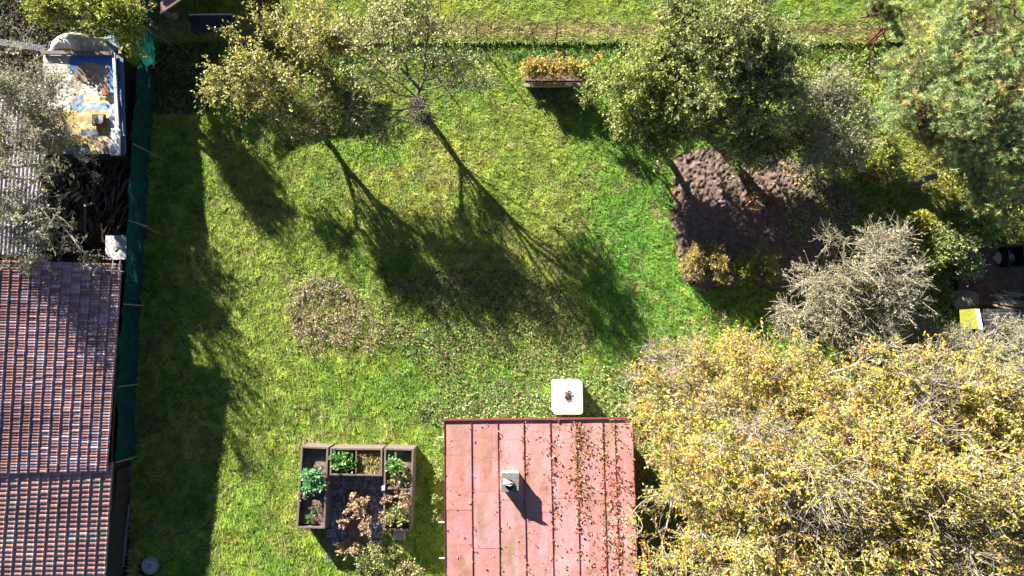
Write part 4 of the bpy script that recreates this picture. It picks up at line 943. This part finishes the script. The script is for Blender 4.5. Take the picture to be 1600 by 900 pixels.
for (u, v, h, r_, lab, pl) in ((1340, 250, 1.6, .8, 'light green shrub left of the tall stump', PYG), (1375, 235, 1.7, .7, 'bright yellow-green shrub just above the tall stump', [(.40, .46, .08, 3), (.48, .42, .10, 2), (.28, .36, .07, 2)]),
      (1380, 270, 1.2, .5, 'small orange tinted shrub left of the stump', [(.52, .40, .08, 2), (.36, .40, .07, 2)]), (1440, 345, 1.3, .6, 'yellow leaved shrub right of the grey twiggy tree', [(.50, .46, .07, 3), (.34, .40, .06, 2)]),
      (1470, 375, 1.5, .8, 'mid green shrub in the middle of the overgrown right side', [(.26, .34, .09, 2), (.38, .40, .15, 2)]), (1450, 400, 1.4, .7, 'dense green shrub above the mossy path', [(.26, .34, .07, 2), (.36, .38, .10, 2)]), (1500, 385, 1.6, .6, 'pale green shrub next to the reddish boulder', [(.36, .40, .16, 1), (.26, .30, .10, 1)]),
      (1535, 350, 1.8, .8, 'bright green bush at the foot of the large pine', [(.22, .38, .06, 2), (.32, .42, .10, 2)]), (1510, 415, 1.1, .5, 'shrub with round pale leaves above the bare soil', [(.40, .44, .22, 1), (.30, .36, .14, 1)]), (1420, 440, 1.0, .6, 'olive shrub at the right rim of the grey twiggy tree', GRY)):
    tree('garden_shrub', lab, (u-6, v+8), [(u, v, h*.6, r_*30), (u+rs.uniform(-14, 14), v+rs.uniform(-12, 12), h*.45, r_*24)], pl, npts=70, twigs=5, lpt=9, leaf=(.08, .05), trunk_r=.025, seed=int(u), twig_len=.3, cat='shrub', group='shrubs on the overgrown right side', twig_r=.005, fork=.1)
for k, (u, v, lab) in enumerate(((690, 735, 'green weed at the wall beside the upper bed corner'), (688, 775, 'yellow-green weed against the left wall of the red roofed house'), (687, 800, 'reddish weed low against the left wall of the red roofed house'), (688, 690, 'green weed at the top left corner of the red roofed house'))):
    plant('wall_weed', lab, u-3, v, .6, .26, [(.20, .34, .08, 3), (.42, .40, .10, 1)] if k != 2 else [(.45, .18, .10, 2), (.2, .34, .08, 2)], 14, 12, (.07, .045), 80+k, group='weeds by the house wall')

# ------------------------------------------------------------------ ground cover
def dA(u, v, x, y): return np.where(soft(u, v, PATCH_A, x, y, 80), .62, 0)*np.clip(vnoise(x, y, .3, 91)*2.4, .3, 1)
cover('dry_plants', 'pinkish brown dried low plants in the left weedy patch of the lawn', 'dry plants', dA, (440, 610, 405, 565), 24000, [(.44, .29, .22, 3), (.56, .41, .33, 2), (.26, .24, .09, 2), (.22, .32, .06, 2), (.62, .50, .40, 1), (.50, .28, .12, .5)], (.03, .26), (.08, .028), 91)
def dB(u, v, x, y): return np.where(soft(u, v, PATCH_B, x, y, 60), .8, 0)*np.clip(vnoise(x, y, .5, 92)*2-.3, .1, 1)
cover('weeds', 'low tangled brown and green weeds in the shaded middle of the lawn', 'weeds', dB, (560, 950, 400, 640), 48000, [(.34, .23, .14, 4), (.18, .28, .07, 3), (.48, .36, .25, 2), (.12, .18, .05, 2), (.24, .32, .12, 2)], (.03, .20), (.07, .04), 92)
def dC(u, v, x, y): return np.clip(blob(u, v, 770, 640, 130, 28)*1.3+blob(u, v, 960, 630, 110, 60)*.7+blob(u, v, 840, 510, 60, 50)*.4, 0, .9)
cover('broadleaf_weeds', 'pale green broad leaved weeds along the top edge of the red roof', 'weeds', dC, (620, 1080, 540, 665), 26000, [(.30, .36, .16, 3), (.20, .32, .08, 3), (.42, .40, .24, 2), (.36, .24, .16, 1)], (.03, .22), (.085, .055), 93)
def dD(u, v, x, y):
    d = .8*np.clip((u-1215)/120, 0, 1)*(v > 75)*(v < 600); d = d*np.where((u > 1380) & (u < 1500) & (v > 180) & (v < 380), .35, 1); d = np.where(inpoly(u, v, SOIL2), .05, d)
    return np.clip(d+blob(u, v, 1140, 270, 180, 40)*.15+np.where(inpoly(u, v, SOIL), .22*np.clip(1-(u-1052)/25, 0, 1)+.05+.25*(u > 1130)+.4*(u > 1220), 0)*np.clip(vnoise(x, y, .4, 89)*3-.9, .04, 1), 0, 1)
cover('undergrowth', 'mixed green and yellow undergrowth on the right side of the garden', 'undergrowth', dD, (1060, 1680, 60, 600), 110000, [(.24, .36, .07, 3), (.48, .46, .10, 3), (.13, .20, .05, 2), (.50, .40, .17, 1), (.34, .42, .14, 2)], (.02, .30), (.085, .05), 94)
def dE(u, v, x, y): return np.where((v > 66) & (v < 100) & (u > 240), .55, 0)+np.where((u < 345) & (v < 180) & (u > 235), .35, 0)+np.where((v < 96) & (v > 66) & (u > 640) & (u < 980), .3, 0)
cover('edge_weeds', 'dark green nettles and weeds along the foot of the meadow edge', 'weeds', dE, (235, 1400, 66, 185), 36000, [(.09, .24, .05, 3), (.16, .32, .08, 2), (.25, .2, .1, 1)], (.03, .26), (.09, .05), 95)
# fallen leaves on lawn
def dF(u, v, x, y): return np.clip(.012+blob(u, v, 1040, 570, 130, 100)*.55+blob(u, v, 960, 470, 120, 110)*.10+blob(u, v, 860, 600, 120, 60)*.12+blob(u, v, 1000, 640, 60, 40)*.5, 0, 1)*np.clip(vnoise(x, y, .3, 97)*2-.4, .1, 1)*(u > fence_u(v)+3)*~((u > 700) & (v > 664) & (u < 985))
cover('fallen_leaves', 'scattered yellow and rusty fallen leaves on the lawn near the walnut', 'fallen leaves', dF, (240, 1250, 80, 900), 70000, [(.55, .38, .10, 2), (.42, .20, .08, 2), (.50, .34, .22, 2), (.60, .50, .25, 1)], (.06, .11), (.085, .055), 97, up=1.5, matn='litter')
# small pale leaves / clover flecks over the lawn
def dW(u, v, x, y): return .9*((u > 985) & (v > 560) & ~((u < 975) & (v > 664)))*np.clip(vnoise(x, y, .4, 96)*2, .3, 1)
cover('walnut_litter', 'thick layer of brown and yellow fallen leaves under the walnut tree', 'fallen leaves', dW, (985, 1680, 560, 980), 120000, [(.30, .19, .08, 3), (.40, .28, .09, 2), (.20, .12, .06, 2), (.45, .36, .12, 1)], (.04, .14), (.11, .06), 96, up=1.4, matn='litter')
def dY(u, v, x, y): return .75*(u < fence_u(v)-6)*np.clip(vnoise(x, y, .5, 86)*2.4-.3, .15, 1)
cover('yard_litter', 'brown leaf litter and dark weeds over the yard left of the green fence', 'leaf litter', dY, (-40, 260, -60, 440), 50000, [(.14, .09, .055, 4), (.07, .10, .03, 3), (.22, .15, .09, 1), (.10, .17, .04, 1)], (.02, .16), (.09, .05), 86, matn='litter')
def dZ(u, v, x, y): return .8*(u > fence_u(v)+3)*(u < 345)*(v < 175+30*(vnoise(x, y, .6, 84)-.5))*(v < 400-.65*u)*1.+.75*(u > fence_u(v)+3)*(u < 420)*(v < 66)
cover('painted_shade', 'dark brown leaf cover painting in the deep shade by the hut and the fence', 'leaf litter', dZ, (235, 430, -60, 200), 26000, [(.05, .04, .03, 4), (.09, .06, .045, 3), (.05, .09, .02, 2), (.16, .10, .09, 1)], (.02, .14), (.09, .055), 84, matn='litter', up=1.2)  # dark leaf colours stand in for deep shade on this ground
def dP(u, v, x, y): return .9*inpoly(u, v, [(826, 140), (912, 140), (935, 178), (885, 180), (850, 168)])*np.clip(vnoise(x, y, .3, 83)*2.5-.3, .2, 1)
cover('pit_litter', 'dark purplish dead leaves on the ground in front of the timber planter', 'leaf litter', dP, (815, 945, 135, 185), 5000, [(.12, .08, .08, 4), (.20, .14, .14, 2), (.10, .16, .05, 1)], (.02, .14), (.09, .05), 83, matn='litter')
def dG(u, v, x, y): return (.5*np.clip(vnoise(x, y, 1.1, 98)*2.4-.8, .05, 1)*(u > fence_u(v)+3)*~inpoly(u, v, SOIL)*~((u > 700) & (v > 664) & (u < 985))*~((u > 465) & (u < 650) & (v > 697) & (v < 880))).astype(float)
cover('clover', 'tiny clover and dandelion leaves mixed into the lawn', 'clover', dG, (240, 1110, 68, 940), 150000, [(.30, .42, .07, 3), (.16, .33, .05, 3), (.46, .48, .16, 1.2)], (.05, .09), (.06, .04), 98, up=1.3)
# straw mulch in middle bed right cell
def dS(u, v, x, y):
    return np.where(inpoly(u, v, [(560+6, 706+3), (594+6, 706+3), (594+5, 742), (560+5, 742)]), 1., 0)
cover('straw_mulch', 'golden straw and cut stalks filling the right cell of the middle bed', 'straw', lambda u, v, x, y: np.where(inpoly(*UV(x, y, Z), [(559, 704), (595, 704), (595, 741), (559, 741)]), 1., 0), (550, 615, 690, 750), 5200,
      [(.55, .42, .18, 3), (.42, .38, .10, 2), (.60, .50, .30, 1), (.25, .30, .08, 1)], (.0, .14), (.12, .016), 99, zbase=Z)
# leaves on red roof
rs = np.random.RandomState(101); n = 15000
u = rs.uniform(698, 985, n); v = rs.uniform(660, 905, n)
dens = .018+.10*np.clip((u-830)/150, 0, 1)+.32*np.clip((u-900)/80, 0, 1)*np.clip((v-690)/60, 0, 1)*np.clip(vnoise(u, v, 22., 5)*2-.4, 0, 1)
dens += .5*np.exp(-(((u-905)/14)**2))*np.clip(vnoise(u, v, 25., 7)*2.2-.5, 0, 1)*(v < 830)+.3*np.exp(-(((u-863)/7)**2))*(v < 800)*np.clip(vnoise(u, v, 18., 8)*2.2-.6, 0, 1)
dens += .22*np.exp(-(((u-820)/4)**2))*(v < 740)+.10*np.exp(-(((u-779)/2.5)**2))+.05*np.exp(-(((u-737)/2.)**2))
for (cu, cv, ru, rv, am) in ((838, 683, 8, 7, .6), (848, 700, 7, 5, .4), (868, 795, 7, 13, .8), (905, 680, 9, 14, .8), (903, 760, 9, 30, .8), (884, 742, 9, 5, .5), (930, 710, 16, 14, .45), (955, 770, 14, 30, .5), (918, 835, 9, 4, .6), (865, 720, 5, 22, .7), (940, 680, 12, 8, .4), (960, 860, 12, 24, .5), (822, 890, 5, 8, .4)):
    dens += am*np.exp(-((u-cu)/ru)**2-((v-cv)/rv)**2)
dens *= .8; k = rs.rand(n) < dens; u, v = u[k], v[k]; n = len(u)
near = np.array(SE)[None, :]; du = u[:, None]-near; j = np.argmin(np.abs(du), 1); pull = (rs.rand(n) < .35); u = np.where(pull, np.array(SE)[j]+np.sign(du[np.arange(n), j])*rs.uniform(.8, 3.5, n), u)
pos = np.array([rp(lerp_u(a, b), b, .02+.03*rs.rand()) for a, b in zip(u, v)])
V, F = leaves(pos, unit(rs.randn(n, 3)*[1, 1, .25]), unit(rs.randn(n, 3)*.45+[0, 0, 1]), .055+.06*rs.rand(n), .03+.035*rs.rand(n))
c = pick([(.34, .14, .07, 3), (.42, .25, .10, 2), (.24, .10, .06, 2), (.45, .33, .22, .8)], n, rs)*(.7+.6*rs.rand(n, 1))
stuff(npmesh('roof_leaves', V, F, M['litter'], None, cols=np.repeat(c, 4, 0)), 'brown and orange fallen leaves gathered along the seams of the red roof', 'fallen leaves')
print('objects', len(bpy.data.objects), 'verts', sum(len(m.vertices) for m in bpy.data.meshes))
